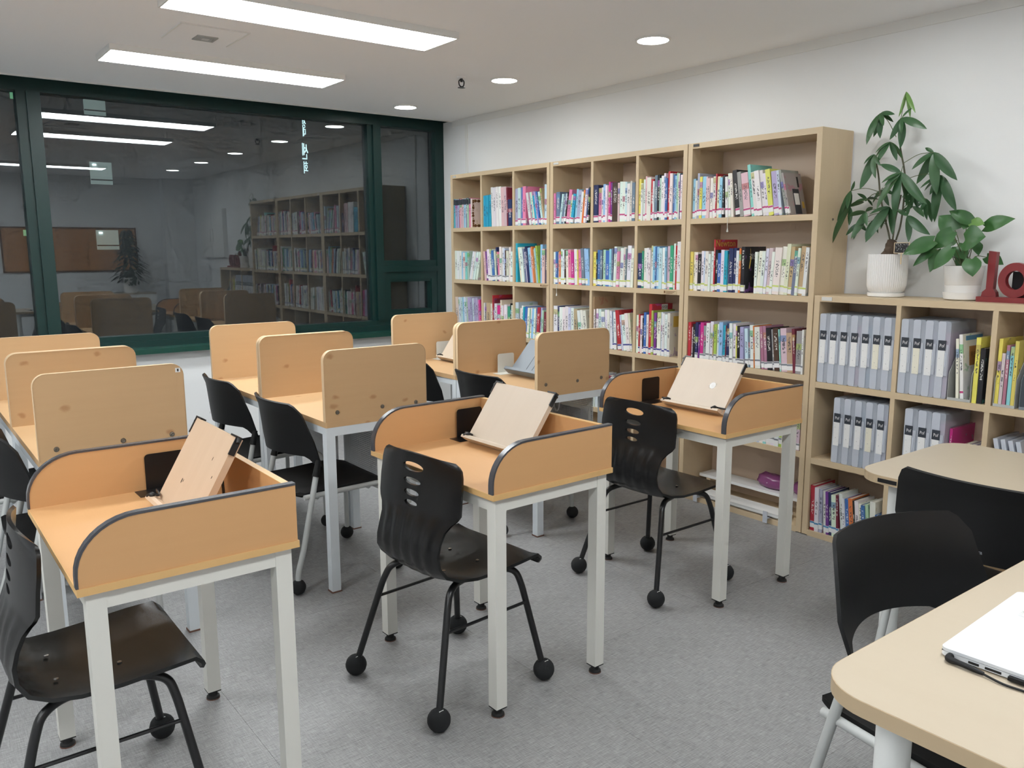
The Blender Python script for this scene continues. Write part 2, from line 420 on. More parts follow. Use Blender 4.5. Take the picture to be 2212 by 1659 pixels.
def thing(name, label, cat, loc=(0, 0, 0), rz=0, group=None):
    o = bpy.data.objects.new(name, None); C.objects.link(o)
    o.empty_display_size = 0.05
    o.location = loc; o.rotation_euler = (0, 0, rz); tag(o, label, cat, group)
    return o
def tag(o, label, cat=None, group=None, kind=None):
    o['label'] = label
    if cat: o['category'] = cat
    if group: o['group'] = group
    if kind: o['kind'] = kind
    return o
def struct(o, label=None):
    o['kind'] = 'structure'
    if label: o['label'] = label
    return o
def dup(root, loc, rz, label, group=None):
    r = root.copy(); C.objects.link(r); r.location = loc; r.rotation_euler = (0, 0, rz); r['label'] = label
    if group: r['group'] = group
    for ch in list(root.children):
        c = ch.copy(); C.objects.link(c); c.parent = r
        for g in list(ch.children):
            d = g.copy(); C.objects.link(d); d.parent = c
    return r

def text(name, body, size, mat, parent, loc, rot, extrude=0.0002, align='CENTER', sx=1.0):
    cu = bpy.data.curves.new(name, 'FONT'); cu.body = body; cu.size = size; cu.extrude = extrude
    cu.align_x = align; cu.align_y = 'CENTER'; cu.resolution_u = 4
    tmp = bpy.data.objects.new(name + '_source', cu); C.objects.link(tmp)
    dg = bpy.context.evaluated_depsgraph_get()
    me = bpy.data.meshes.new_from_object(tmp.evaluated_get(dg)); me.name = name
    bpy.data.objects.remove(tmp); bpy.data.curves.remove(cu)
    me.materials.clear(); me.materials.append(M[mat])
    o = bpy.data.objects.new(name, me); C.objects.link(o); o.location = loc; o.rotation_euler = rot; o.scale = (sx, 1, 1)
    if parent is not None: o.parent = parent
    return o
FACE_NX = (R(90), 0, R(-90))      # readable from -X
FACE_NY = (R(90), 0, 0)           # readable from -Y
# ------------------------------------------------------------------ room shell
XW, YG, ZC = 4.0, 6.26, 2.547
X0, Y0 = -2.70, -1.0
fl = struct(bx('floor', 'subfloor', None, X0, XW, Y0, 6.12, -0.06, -0.003), 'grey woven vinyl tile floor')
T = 0.92
ix = 0
xs = [X0]; 
x = 0.785 - 3 * T
while x < XW: 
    if x > X0 + 0.05: xs.append(x)
    x += T
xs.append(XW)
ys = [Y0]; y = 0.28 - 2 * T
while y < 6.12:
    if y > Y0 + 0.05: ys.append(y)
    y += T
ys.append(6.12)
for a, b in zip(xs, xs[1:]):
    for c, d in zip(ys, ys[1:]):
        bx('vinyl_tile', 'floor', fl, a + 0.0004, b - 0.0004, c + 0.0004, d - 0.0004, -0.003, 0.0)
struct(bx('ceiling', 'ceil', None, X0, XW, Y0, 6.05, ZC, ZC + 0.08), 'plain off-white ceiling')
struct(bx('wall_right', 'wall', None, XW, XW + 0.1, Y0, 6.35, 0, 2.8), 'white wall behind the bookcases')
struct(bx('wall_left', 'wall', None, X0 - 0.1, X0, Y0, 6.35, 0, 2.8), 'white side wall')
struct(bx('wall_front', 'wall', None, X0, XW, Y0 - 0.1, Y0, 0, 2.8), 'white wall opposite the window')
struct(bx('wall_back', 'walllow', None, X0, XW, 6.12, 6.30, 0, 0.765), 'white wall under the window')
struct(bx('wall_pilaster', 'wall', None, 3.55, XW, Y0, Y0 + 0.18, 0, ZC), 'shallow white pilaster beside the notice board')
struct(bx('trim_1', 'alu', None, X0, XW, 6.048, 6.054, ZC - 0.010, ZC + 0.08), 'pale strip along the ceiling edge')
struct(bx('trim_2', 'trim', None, XW - 0.006, XW, Y0, 6.05, ZC - 0.050, ZC), 'thin cornice under the ceiling')
struct(bx('trim_3', 'trim', None, XW - 0.008, XW, 5.825, 5.86, 0, ZC - 0.05), 'upright joint strip on the wall')
struct(bx('wall_recess', 'green', None, X0, XW, 6.054, 6.33, 2.70, 2.76), 'dark blind recess above the window')
struct(bx('wall_recess_side', 'green', None, XW - 0.012, XW, 6.054, 6.2, ZC, 2.70), 'dark end of the blind recess')

# window: dark green aluminium frame with four panes
win = bpy.data.objects.new('window_1', None); C.objects.link(win); struct(win, 'wide dark green framed window at night')
FY0, FY1 = 6.20, 6.30
def gf(name, x0, x1, z0, z1, y0=FY0, y1=FY1, mat='green'):
    return bx(name, mat, win, x0, x1, y0, y1, z0, z1, bevel=0.004)
gf('frame_head', X0, XW, 2.478, 2.70)
gf('frame_rail', X0, XW, 0.845, 0.885, 6.205)
gf('frame_rail', X0, XW, 0.800, 0.845, 6.19)
gf('sill', X0, XW, 0.765, 0.800, 6.045, 6.20, 'greens')
gf('mullion', 0.805, 0.862, 0.885, 2.478)
gf('mullion', 0.862, 0.940, 0.885, 2.478, 6.185)
gf('mullion', 3.275, 3.315, 0.885, 2.478, 6.215)
gf('mullion', 3.315, 3.385, 0.885, 2.478, 6.19)
gf('frame_jamb', 3.915, XW - 0.001, 0.885, 2.478)
gf('transom', 3.385, 3.915, 1.290, 1.335, 6.19)
gf('transom', 3.385, 3.915, 1.335, 1.385, 6.21)
for a in ((3.385, 3.915, 1.225, 1.290), (3.385, 3.915, 0.885, 0.950), (3.385, 3.445, 0.950, 1.225), (3.855, 3.915, 0.950, 1.225)):
    gf('sash_bar', *a, 6.205, 6.29)
for a in ((3.43, 3.87, 1.205, 1.228), (3.43, 3.87, 0.947, 0.968), (3.435, 3.455, 0.968, 1.205), (3.845, 3.865, 0.968, 1.205)):
    gf('sash_bead', *a, 6.215, 6.28)
for (x0, x1, z0, z1) in ((X0 + 0.01, 0.81, 0.88, 2.49), (0.935, 3.28, 0.88, 2.49), (3.38, 3.92, 1.38, 2.49), (3.44, 3.86, 0.95, 1.22)):
    bx('pane', 'glass', win, x0, x1, YG, YG + 0.006, z0, z1)

# ------------------------------------------------------------------ ceiling fixtures
def light_panel(x0, x1, y0, y1, label):
    t = thing('ceiling_light_panel', label, 'ceiling light', ((x0 + x1) / 2, (y0 + y1) / 2, ZC), 0, 'long ceiling light panels')
    a, b = (x1 - x0) / 2, (y1 - y0) / 2
    bm = nb()
    for q in ((-a - .008, -a, -b - .008, b + .008), (a, a + .008, -b - .008, b + .008), (-a, a, -b - .008, -b), (-a, a, b, b + .008)):
        box(bm, *q, -0.032, 0)
    obj('frame', bm, 'trim', t)
    bx('diffuser', 'panel', t, -a, a, -b, b, -0.029, -0.010)
light_panel(1.09, 2.42, 4.875, 5.19, 'long glowing ceiling panel nearest the window')
light_panel(1.09, 2.42, 3.614, 3.925, 'long glowing ceiling panel above the middle of the study desks')
light_panel(1.15, 2.48, 0.42, 0.72, 'long glowing ceiling panel seen only mirrored in the window')
light_panel(-1.60, -0.27, 2.03, 2.34, 'added fill light panel outside the picture, beside the nearest orange desk')  # this panel and those below are unseen, added to brighten the near desks
light_panel(-1.60, -0.27, 3.614, 3.925, 'added fill light panel outside the picture, over the edge row')
light_panel(-1.55, -0.22, 0.42, 0.72, 'added fill light panel outside the picture, behind the camera')
dl = None
for yy, lab in ((5.65, 'round ceiling downlight nearest the window'), (4.40, 'round ceiling downlight beside the small ceiling fixture'), (3.12, 'large round ceiling downlight in front of the tall bookcases'),
                (1.90, 'round downlight mirrored fourth in the window'), (0.66, 'round downlight mirrored last in the window')):
    if dl is None:
        dl = thing('downlight', lab, 'ceiling light', (3.308, yy, ZC), 0, 'round ceiling downlights')
        b = nb(); lathe(b, [(0.080, 0), (0.092, 0), (0.090, -0.004), (0.081, -0.010), (0.078, -0.004)], 36); obj('rim', b, 'trim', dl, True)
        b = nb(); lathe(b, [(0.079, 0), (0.079, -0.008), (0.0, -0.0085)][:2] + [(0.001, -0.0085)], 36); obj('diffuser', b, 'down', dl, True)
    else: dup(dl, (3.308, yy, ZC), 0, lab)
h = thing('ceiling_hatch', 'square white access hatch in the ceiling between the light panels', 'hatch', (1.43, 4.40, ZC))
b = nb(); box(b, -.16, .16, -.165, .165, -0.004, 0); obj('panel', b, 'ceil', h)
for q in ((-.168, -.160, -.17, .17), (.160, .168, -.17, .17), (-.168, .168, -.174, -.166)):
    bx('edge_strip', 'trim', h, *q, -0.007, 0)
v = thing('ceiling_vent', 'small grey square louvred vent set in the ceiling hatch', 'vent', (1.447, 4.46, ZC - 0.004))
for i in range(7): bx('slat', 'greymetal', v, -0.052, 0.052, -0.05 + i * 0.0145, -0.041 + i * 0.0145, -0.006, 0)
bx('plate', 'alu', v, -0.018, 0.018, -0.016, 0.016, -0.008, -0.006)
d = thing('sprinkler_head', 'small black ceiling sprinkler beside the middle downlight', 'sprinkler', (3.045, 4.50, ZC))
b = nb(); lathe(b, [(0.030, 0), (0.028, -0.006), (0.012, -0.010)], 18); obj('escutcheon', b, 'ceil', d, True)
b = nb(); tube(b, [(0, 0, -0.008), (0, 0, -0.030)], 0.009, 8)
tube(b, smooth_path([(-.004, 0, -.014), (-.019, 0, -.026), (-.016, 0, -.050), (0, 0, -.060)]), .004, 6)
tube(b, smooth_path([(.004, 0, -.014), (.019, 0, -.026), (.016, 0, -.050), (0, 0, -.060)]), .004, 6); obj('arms', b, 'blackm', d, True)
b = nb(); lathe(b, [(0.004, -.060), (0.024, -.063), (0.024, -.066), (0.004, -.066)], 16); obj('deflector', b, 'blackm', d, True)

# ------------------------------------------------------------------ outside, seen through the glass
ob = thing('office_block', 'dark building opposite with small lit stairwell windows', 'building', (10.0, 36.0, 0))
bx('facade', 'nightwall', ob, -14, 22, 0.02, 4, -9, 16)
for (x0, x1, z0, z1) in ((6.92, 7.68, 6.62, 7.42), (6.95, 7.73, 4.02, 4.86), (6.98, 7.78, 1.50, 2.26)):
    wdo = bx('window', 'stairlight', ob, x0 - 10, x1 - 10, -0.05, 0.02, z0, z1)
    bx('railing', 'nightwall', wdo, x0 - 10, x1 - 10, -0.09, -0.05, z0 + 0.14, z0 + 0.19)
    bx('lamp', 'stairlamp', wdo, x0 - 9.90, x0 - 9.78, -0.09, -0.05, z1 - 0.14, z1 - 0.08)
for zz in (7.06, 2.13):
    bx('exit_sign', 'exitsign', ob, -5.5, -5.28, -0.05, 0.02, zz - 0.11, zz + 0.11)
sg = thing('neon_sign', 'vertical pale blue lit sign letters outside the window', 'sign', (15.80, 35.985, 0))
bx('mounting_rail', 'nightwall', sg, -0.05, 0.05, -0.03, 0.02, 4.75, 7.25)
for k_, (tx, zz, sz) in enumerate((('\uc131', 7.00, 0.46), ('\ub300', 6.62, 0.40), ('\uc13c', 5.76, 0.80), ('\ud68c', 5.08, 0.58))):
    text('lettering', tx, sz, 'signlight', sg, (0, -0.06, zz), (R(90), 0, 0), 0.02, sx=-0.45)

# ------------------------------------------------------------------ bookcases
XF = 3.714; XB = 3.985; TH = 0.030
SH = [2.06, 1.645, 1.238, 0.836, 0.433, 0.030]
def bookcase(name, label, y1, y0, shelves, divs, plate):
    t = thing(name, label, 'bookcase', (0, 0, 0))
    bx('side_panel', 'maple_z', t, XF, XB, y1 - TH, y1, 0.004, shelves[0], bevel=0.002)
    bx('side_panel', 'maple_z', t, XF, XB, y0, y0 + TH, 0.004, shelves[0], bevel=0.002)
    for k_, z in enumerate(shelves):
        bx('top_board' if k_ == 0 else 'shelf', 'maple_y', t, XF + 0.001, XB, y0 + TH, y1 - TH, z - TH, z, bevel=0.0015)
    for dy in divs:
        for a, b_ in zip(shelves, shelves[1:]):
            bx('divider', 'maple_z', t, XF + 0.002, XB, dy - 0.011, dy + 0.011, b_, a - TH)
    bx('back_panel', 'mapleback', t, XB, XB + 0.008, y0 + 0.002, y1 - 0.002, 0.02, shelves[0] - 0.002)
    bx('plinth', 'rubber', t, XF + 0.01, XB, y0 + 0.004, y1 - 0.004, 0.0, 0.004)
    if plate:
        py, pz, pw, ph, pm = plate
        bx('label_plate', pm, t, XF - 0.002, XF + 0.001, py - pw, py, pz - ph / 2, pz + ph / 2)
    return t
u1 = bookcase('tall_bookcase', 'tall maple bookcase in the corner by the window, three bays wide', 5.665, 4.432, SH, (5.245, 4.843), (5.63, 2.044, 0.045, 0.013, 'greymetal'))
u2 = bookcase('tall_bookcase', 'tall maple bookcase in the middle of the wall, three bays wide', 4.426, 3.217, SH, (4.009, 3.609), (4.39, 2.046, 0.05, 0.013, 'alu'))
u3 = bookcase('tall_bookcase', 'tall maple bookcase with undivided wide shelves beside the plants', 3.211, 2.372, SH, (), (3.175, 2.047, 0.040, 0.014, 'blackm'))
SL = [1.245, 0.811, 0.415, 0.030]
u4 = bookcase('low_bookcase', 'low maple bookcase holding frosted file boxes under the plants', 2.366, 1.12, SL, (1.932, 1.515), (2.325, 1.230, 0.055, 0.018, 'alu'))
for u, (py, pz) in ((u1, (4.53, 1.224)), (u2, (3.37, 1.224))):
    pl = bx('maker_plate', 'maple_y', u, XF - 0.0012, XF + 0.001, py - 0.10, py, pz - 0.011, pz + 0.009)
    bx('emblem', 'darkprint', pl, XF - 0.002, XF - 0.001, py - 0.014, py - 0.003, pz - 0.007, pz + 0.006)
    for k_ in range(3): bx('print_line', 'darkprint', pl, XF - 0.002, XF - 0.001, py - 0.095 + 0.012 * k_, py - 0.020, pz + 0.003 - 0.006 * k_, pz + 0.0055 - 0.006 * k_)
b = nb(); sphere(b, (XF + 0.13, 2.371, 1.62), 0.006, 8); obj('cam_cap', b, 'screw', u3, True)

# ------------------------------------------------------------------ books
COL = dict(w=(.78, .78, .76), c=(.74, .70, .58), g=(.33, .33, .33), k=(.022, .022, .026), n=(.030, .042, .12), b=(.06, .17, .46), s=(.30, .56, .76),
           t=(.03, .40, .56), T=(.28, .66, .60), p=(.72, .22, .38), P=(.70, .52, .54), m=(.62, .04, .25), r=(.50, .035, .05), d=(.20, .03, .055),
           o=(.72, .22, .06), y=(.78, .66, .14), l=(.38, .55, .10), G=(.05, .35, .20), v=(.20, .05, .28), V=(.42, .40, .58), B=(.075, .045, .035),
           a=(.50, .37, .22), e=(.56, .68, .76), h=(.16, .21, .29), f=(.42, .62, .46), u=(.42, .18, .28))
CN = dict(w='white', c='cream', g='grey', k='black', n='navy', b='blue', s='sky-blue', t='teal', T='mint', p='pink', P='pale pink', m='magenta', r='red', d='maroon',
          o='orange', y='yellow', l='lime', G='green', v='violet', V='lavender', B='dark brown', a='tan', e='pale blue', h='slate', f='pale green', u='mauve')
ORD = ['first', 'second', 'third', 'fourth', 'fifth', 'sixth', 'seventh', 'eighth', 'ninth', 'tenth', 'eleventh', 'twelfth', 'thirteenth', 'fourteenth', 'fifteenth', 'sixteenth',
       'seventeenth', 'eighteenth', 'nineteenth', 'twentieth'] + ['twenty-' + q for q in ('first', 'second', 'third', 'fourth', 'fifth', 'sixth', 'seventh', 'eighth', 'ninth')] + \
      ['thirtieth'] + ['thirty-' + q for q in ('first', 'second', 'third', 'fourth', 'fifth', 'sixth', 'seventh', 'eighth', 'ninth')]
def kind_of(th, hh): return 'booklet' if th < 0.0085 else ('large_format_book' if hh > 0.2435 else 'book')
def book(y, z, th, hh, dp, lean, code, xf, label, group, stick, black_top=False):
    """one book whose spine faces the room; y is the window-side foot of the spine, lean tips the top away from the window"""
    ct = 0.0016
    nm = kind_of(th, hh)
    W2 = th
    bm = nb()
    pts = [(0, -W2), (dp, -W2), (dp, -W2 + ct), (ct, -W2 + ct), (ct, -ct), (dp, -ct), (dp, 0), (0, 0)]
    prism(bm, pts, 'Z', 0, hh)
    o = obj(nm, bm, 'book')
    o.color = (*[min(1, max(0, c * rnd.uniform(.88, 1.08))) for c in COL[code]], 1)
    a = lean
    if a >= 0:      # pivot on the far foot so that the near foot lifts
        o.location = (xf, y - W2 / math.cos(a), z)
        o.rotation_euler = (a, 0, 0)
        off = Vector((0, W2, 0)); off.rotate(o.rotation_euler); o.location = Vector((xf, y - W2 / math.cos(a), z)) + off
    else:
        o.location = (xf, y, z); o.rotation_euler = (a, 0, 0)
    tag(o, label, nm.replace('large_format_', 'large '), group)
    bx('pages', 'paper', o, ct, dp - 0.003, -W2 + ct, -ct, 0.002, hh - 0.0025)
    if stick and th > 0.006 and rnd.random() < .86:
        s0 = 0.004 + rnd.uniform(0, .014)
        st = bx('call_number_label', 'callwhite', o, -0.0005, 0.010, -W2 - 0.0003, 0.0003, s0, s0 + 0.034)
        bx('colour_band', 'band_' + stick, st, -0.0008, 0.0, -W2 - 0.0004, 0.0004, s0 + 0.023, s0 + 0.032)
    if black_top:
        bx('title_band', 'labelblack', o, -0.0006, 0.002, -W2 - 0.0002, 0.0002, hh - 0.045, hh - 0.002)
    return o

def shelf_books(case, y_left, y_right, z, spec, stick, where, group, fill=1.0, hscale=1.0, gap0=0.002, lastlean=None):
    """spec: tokens 'colour thickness(mm) height(cm)[@lean deg]'; '_' is a gap; a height carries on"""
    items = []; hh = 0.22; lean = 0.0
    for tok in spec.split():
        a = tok.split('@')
        if len(a) > 1: lean = R(float(a[1]))
        q = a[0]
        c = q[0]; r_ = q[1:].split('/')
        if len(r_) > 1: hh = float(r_[1]) / 100
        items.append((c, float(r_[0]) / 1000, hh * hscale, lean))
    def lay(sc):
        x = gap0; out = []; pl = None
        for c, th, h_, a in items:
            w_ = th * sc / math.cos(a) if c != '_' else th
            if pl is not None and a < pl[1]: x += min(pl[0], h_) * (math.tan(pl[1]) - math.tan(a))
            elif pl is None and a < 0: x += h_ * math.tan(-a)
            out.append((c, th * sc, h_, a, x)); x += w_ + (0.0011 if c != '_' else 0)
            if c != '_': pl = (h_, a)
        if pl and pl[1] > 0: x += pl[0] * math.tan(pl[1])
        return out, x
    span = (y_left - y_right) * fill
    lo, hi = 0.3, 2.5
    for _ in range(30):
        mid = (lo + hi) / 2
        if lay(mid)[1] > span - 0.002: hi = mid
        else: lo = mid
    out, _ = lay(lo)
    res = []; n = 0
    for c, th, h_, a, x in out:
        if c == '_': continue
        xf = XF + rnd.uniform(.006, .016); dp = min(rnd.uniform(.148, .165) * (1.0 if h_ < .24 else 1.2), XB - xf - .004)
        h2 = h_ * rnd.uniform(.985, 1.015)
        nm = kind_of(th, h2).replace('_', ' ')
        lab = '%s %s, %s from window, %s' % (CN[c], nm, ORD[min(n, 38)], where)
        # leaning away from the window means the top moves to -Y: rotate about X by +a
        res.append(book(y_left - x, z, th, h2, dp, a, c, xf, lab, group, stick)); n += 1
    return res

CASES = {'u1': ('corner bookcase', [(5.635, 5.256), (5.234, 4.854), (4.832, 4.462)]),
         'u2': ('middle bookcase', [(4.396, 4.020), (3.998, 3.620), (3.598, 3.247)]),
         'u3': ('undivided bookcase', [(3.181, 2.402)]),
         'u4': ('low bookcase', [(2.336, 1.943), (1.921, 1.526), (1.504, 1.15)])}
BAY = ['window-side bay', 'middle bay', 'far bay']
ROW = ['top shelf', 'second shelf', 'third shelf', 'fourth shelf', 'bottom shelf']
def put(u, row, bay, spec, stick=None, fill=1.0, **kw):
    cn, bays = CASES[u]; yl, yr = bays[bay]
    zz = (SH if u != 'u4' else SL)[row + 1] + 0.0006
    where = ROW[row] if u != 'u4' else ['upper shelf', 'middle shelf', 'bottom shelf'][row]
    if u != 'u3': where += ', ' + BAY[bay]
    return shelf_books(u, yl, yr, zz, spec, stick, '%s of %s' % (where, cn), 'books on the %s of the %s' % (where.split(',')[0], cn), fill, **kw)
q = put('u1', 0, 0, 't12/22.5 V16 V12 r8 P12 P14 s12 w4 h12 f10 p12 c10/22', None, 0.66)
for o_ in q[:-1]:
    if max(v_.co.z for v_ in o_.data.vertices):
        dd = o_.data.vertices; hh_ = max(v_.co.z for v_ in dd); ww_ = min(v_.co.y for v_ in dd)
        bx('title_band', 'labelblack', o_, -0.0007, 0.004, ww_ - 0.0003, 0.0003, hh_ - 0.046, hh_ - 0.004)
put('u1', 0, 1, 'f6/23 t16/23.5 t18 t16 w14/28.5@-2 w18 w18 w18 P20 P18 d8/28 n26/19', None, 0.98)
put('u1', 0, 2, 'V22/26.5 e20 b12/27 p22/27 w14/23@-11 u12/23 T8 c6 t14 V8 b8 n6 e12 a10/25 e16/27@0', 'pink', 0.99)
put('u1', 1, 0, 'w20/22.5 w18 w18 s12/21.5 w16/21 T14/21.5 f12/22 w14/22@14 w14 e8 w12 w14', None, 0.97)
put('u1', 1, 1, 'P12/22@-5 v10/22.5 w18/24 w16 b18/23 c10 n10/25 p12/22 w14/26@-1 w14/25 e10/24 B8/23 c16 w12/25 w14/22@0', 'grey', 0.99)
put('u1', 1, 2, 't14/28 c16/25@-8 w20/25 h12/24 w8/22 n14/26 s18/25 P10 o12/26 a12/24 s8/25 l10/26 s16/27@0 P20/24 n12/24', None, 0.98)
put('u1', 2, 0, 'P22/26@-3 e10/26 e10 e10 s10 w8 e10 f14 V16/26 V16 e14 V16 V14 p12/25 m8', None, 0.98)
put('u1', 2, 1, 'w8/23 g14/23 a30/23 c10/23 r6/29 d12/26.5 w18/23 m24/22 c8/26 w14/22 P8 w20/23 G22/22 k8/24 w8/23', None, 0.98)
put('u1', 2, 2, 'e24/25 w10/21@4 w14/23 t10/22 b18/23 w16/22 G8/21 w10/22 s16/22 w12/22 h12/23 r18/23 V12 f12/21 d16/20', 'lime', 0.97)
put('u2', 0, 0, 'p12/20.5 h26/21 e12/20@9 h10 e12 k8/21 p20/22.5 c10/19 t18/19 s14/22@6 V24/21 w14/20 o10/21 w14/22 b8 k10/22.5', 'pink', 0.99)
put('u2', 0, 1, 'n30/23.5 p18/21.5 w12/22 s16/24 w12/23 P8/23 m12/24.5 v10/24.5 B36/24.5 P10/24 w18/24 w18 e12 w18/23 c10/24 h18/23', 'pink', 0.98)
put('u2', 0, 2, 'y14/25 w12/22 w12/24 P10/26 w28/25.5 r14/24.5 w10/23 h16/26 k14/26 f12/24 w16/25.5 w12/27 b14/24 r14/28 w18/26 b10/25.5 s14/25 f8/26 w10/26 n6 w12/25', 'pink', 0.99)
put('u2', 1, 0, 'w14/22 b14/22 P8/21.5 o12/22 w12/24 w14/23 B10/23 w16/23@-2 p20/23 m18/22 w20/24 y8/23 p18/23 h20/24@-5 s16/24 s14', 'lime', 0.99)
put('u2', 1, 1, 'y18/22 B6/21 b18/23.5 h16/23 k6/24 f18/23 b24/23 s14/24 h8/24 w16/25@2 w8/22 p16/22 w20/24 c16/25 h10/24 w24/25.5 w16/24', 'lime', 0.98)
put('u2', 1, 2, 'n26/21 G10/22.5 w16/24 w14/24.5 w14/23 w10/25.5 s16/25 b8/25 s16/25 e18/24.5 w16/24.5 s10/25 P20/25 G18/25.5 w10/26.5 r10/26 w22/28', 'lime', 0.99)
put('u2', 2, 0, 'w20/25 n8/25 w16/24.5 w14 w16/25 e12/24.5 w14/24.5 a18/24 w14/23@-7 w10/24 c18/23', None, 0.97)
put('u2', 2, 1, 'a6/33 w10/25 B8/25 w12/25 e16/25 w18/24@-3 w14/25 w14/25 w14/25 h8/24 w16/24 r20/25.5@-7 e8/23 w22/23 w20/24 c10/24', 'navy', 0.98)
b3 = put('u2', 2, 2, 'w14/23.5 r8/24 w14/23 k8/22 b14/25.5 w12/24 r16/31 l10/27 v14/26 k6/26 w20/26 e10/26 w14/26 w14/25.5 c14/26', 'navy', 0.80)
put('u2', 3, 0, 'w14/24 w18/22 s12/23', None, 0.3)
put('u2', 3, 1, 'w12/22 w16 e12/21 w14 w12 d26/23 w12/22 w12 w12 w12 w12', None, 0.93)
t3 = put('u3', 0, 0, 's14/22 c10/21 V12/24.5 y14/23 s20/23 P8/22.5 P14/22 w14/21.5 w14/22.5 r6/24 c16/22 s14/21.5 k8/22.5 w14/22@-3 w12/23.5 w12/23@-5 k22/24.5@-8 g18/24 P34/23@-8 T14/27@-9 w18/23 w22/23.5 w16/23.5 w12/22 y22/24 V24/22.5@-8 e12/23 g10/23@-14 g8/22', 'pink', 0.83)
nw = put('u3', 1, 0, 'y14/22 c10/22 w12/22 k16/20.5 w14/22.5 e8 w16/22.5 w10/21 w12/22.5 r7/29 k14/23 b16/21.5 w16/23 t16/22.5 e6/21 n20/24 n14/24 w12/22.5 o8/24 k16/25 _62 w12/22 w16/22.5@3 w14/22.5 w12/24 P16/24 w12/22 w28/24 w20/24.5 c16/26 a16/24.5 h14/23 w10/24 a18/25 w14/24', 'lime', 0.985)
put('u3', 2, 0, 'r18/22 w8/19 k18/21 n16/22 v10/21 m20/22 g18/20.5 w20/22 w18/23 a6/22 l14/22 w12/22 s22/23 t14/21.5 d6/22 n16/23 w16/23.5@-2 w16/23 y8/22 k18/22 V20/21.5 e18/21@-4 h8/21 w20/23 o6/23 w28/22.5 u14/23@-6 u16/23 k26/22.5 g10/22 B26/22.5 T6/22 P30/22.5@-5 a28/21 d14/23 g26/22@-1 w8/23', 'grey', 0.985)
put('u3', 3, 0, '_380 w16/22 v14/21 w14 w16/22 e14 w14 T10 w16 w12 w14 l10/22 w12 w14/23 w14 P16/23', 'grey', 0.985)
put('u4', 2, 0, 'r20/24@-2 w18/23.5 V14/23 w12/22.5@-4 v12/22.5 n12/22 w20/21.5 d10/22 w14/23@-6 w10/21 b14/21 o18/22 k6/21.5 w16/21.5 w12/20.5 b14/20 f12/21 w22/23@-3 b10/17', 'blue', 0.97)
put('u4', 2, 1, 'w22/25 w26/24 e12/25 c16/24 w20/22', None, 0.6)
# print that can be read on some covers
def size_of(o_): return max(v_.co.z for v_ in o_.data.vertices), min(v_.co.y for v_ in o_.data.vertices), max(v_.co.x for v_ in o_.data.vertices)
hh_, ww_, dd_ = size_of(q[-1])
for (a0, a1, c0, c1) in ((.004, .020, .02, hh_ - .02), (dd_ - .020, dd_ - .004, .02, hh_ - .02), (.004, dd_ - .004, .004, .024), (.004, dd_ - .004, hh_ - .030, hh_ - .004)):
    bq = nb(); n_ = 9
    for i_ in range(n_):
        f_ = (i_ + .5) / n_; cx_ = a0 + (a1 - a0) * (f_ if a1 - a0 > c1 - c0 else .5); cz_ = c0 + (c1 - c0) * (f_ if c1 - c0 > a1 - a0 else .5); r_ = .009 + .004 * math.sin(i_ * 2.3)
        prism(bq, [(cx_ + r_ * math.cos(a_ * .7854) * (1 + .3 * math.sin(a_ + i_)), cz_ + r_ * math.sin(a_ * .7854)) for a_ in range(8)], 'Y', ww_ - .0006, ww_ - .0002)
    obj('cover_art', bq, 'darkprint', q[-1])
for o_ in b3:
    hh_, ww_, dd_ = size_of(o_)
    if hh_ > .295:
        p_ = bx('title_panel', 'callwhite', o_, .085, .140, ww_ - .0006, ww_ - .0002, hh_ - .052, hh_ - .003)
        text('cover_title', '\uc0b0\uc544', .030, 'blackprint', p_, (.112, ww_ - .0009, hh_ - .026), FACE_NY, .0001)
hh_, ww_, dd_ = size_of(b3[-1])
bx('title_panel', 'goldprint', b3[-1], .03, .12, ww_ - .0006, ww_ - .0002, hh_ - .085, hh_ - .02)
hh_, ww_, dd_ = size_of(t3[-1])
p_ = bx('cover_label', 'labelblack', t3[-1], .055, .110, ww_ - .0006, ww_ - .0002, .004, .135); bx('label_paper', 'white', p_, .062, .103, ww_ - .0009, ww_ - .0006, .052, .112)
bx('cover_art', 'goldprint', t3[-1], .122, .140, ww_ - .0006, ww_ - .0002, .035, .070); bx('cover_art', 'blackprint', t3[-1], .105, .120, ww_ - .0006, ww_ - .0002, .145, .20)
for o_ in nw:
    hh_ = max(v_.co.z for v_ in o_.data.vertices); ww_ = min(v_.co.y for v_ in o_.data.vertices)
    if hh_ > 0.28: 
        text('cover_title', 'Newton', 0.052, 'goldprint', o_, (0.088, ww_ - 0.0006, hh_ - 0.022), FACE_NY, 0.0002)
    if 0.24 < hh_ < 0.26 and o_.color[0] < 0.03 and o_.color[2] < 0.05:
        text('cover_title', '\uac80\uc740 \ub208\ub3d9', 0.034, 'whiteprint', o_, (0.105, ww_ - 0.0006, hh_ - 0.055), FACE_NY, 0.0002)
        text('cover_title', '\uc11d', 0.055, 'whiteprint', o_, (0.135, ww_ - 0.0006, hh_ - 0.105), FACE_NY, 0.0002)
        bq = nb(); tube(bq, smooth_path([(0.045, ww_ - 0.001, hh_ - 0.01), (0.050, ww_ - 0.001, hh_ - 0.06), (0.040, ww_ - 0.001, hh_ - 0.12)]), [0.0008] * 5 + [0.0035] * 5 + [0.0008], 6)
        tube(bq, smooth_path([(0.115, ww_ - 0.001, hh_ - 0.09), (0.108, ww_ - 0.001, hh_ - 0.14), (0.080, ww_ - 0.001, hh_ - 0.165)]), 0.002, 6)
        obj('feather_print', bq, 'goldprint', o_, True)

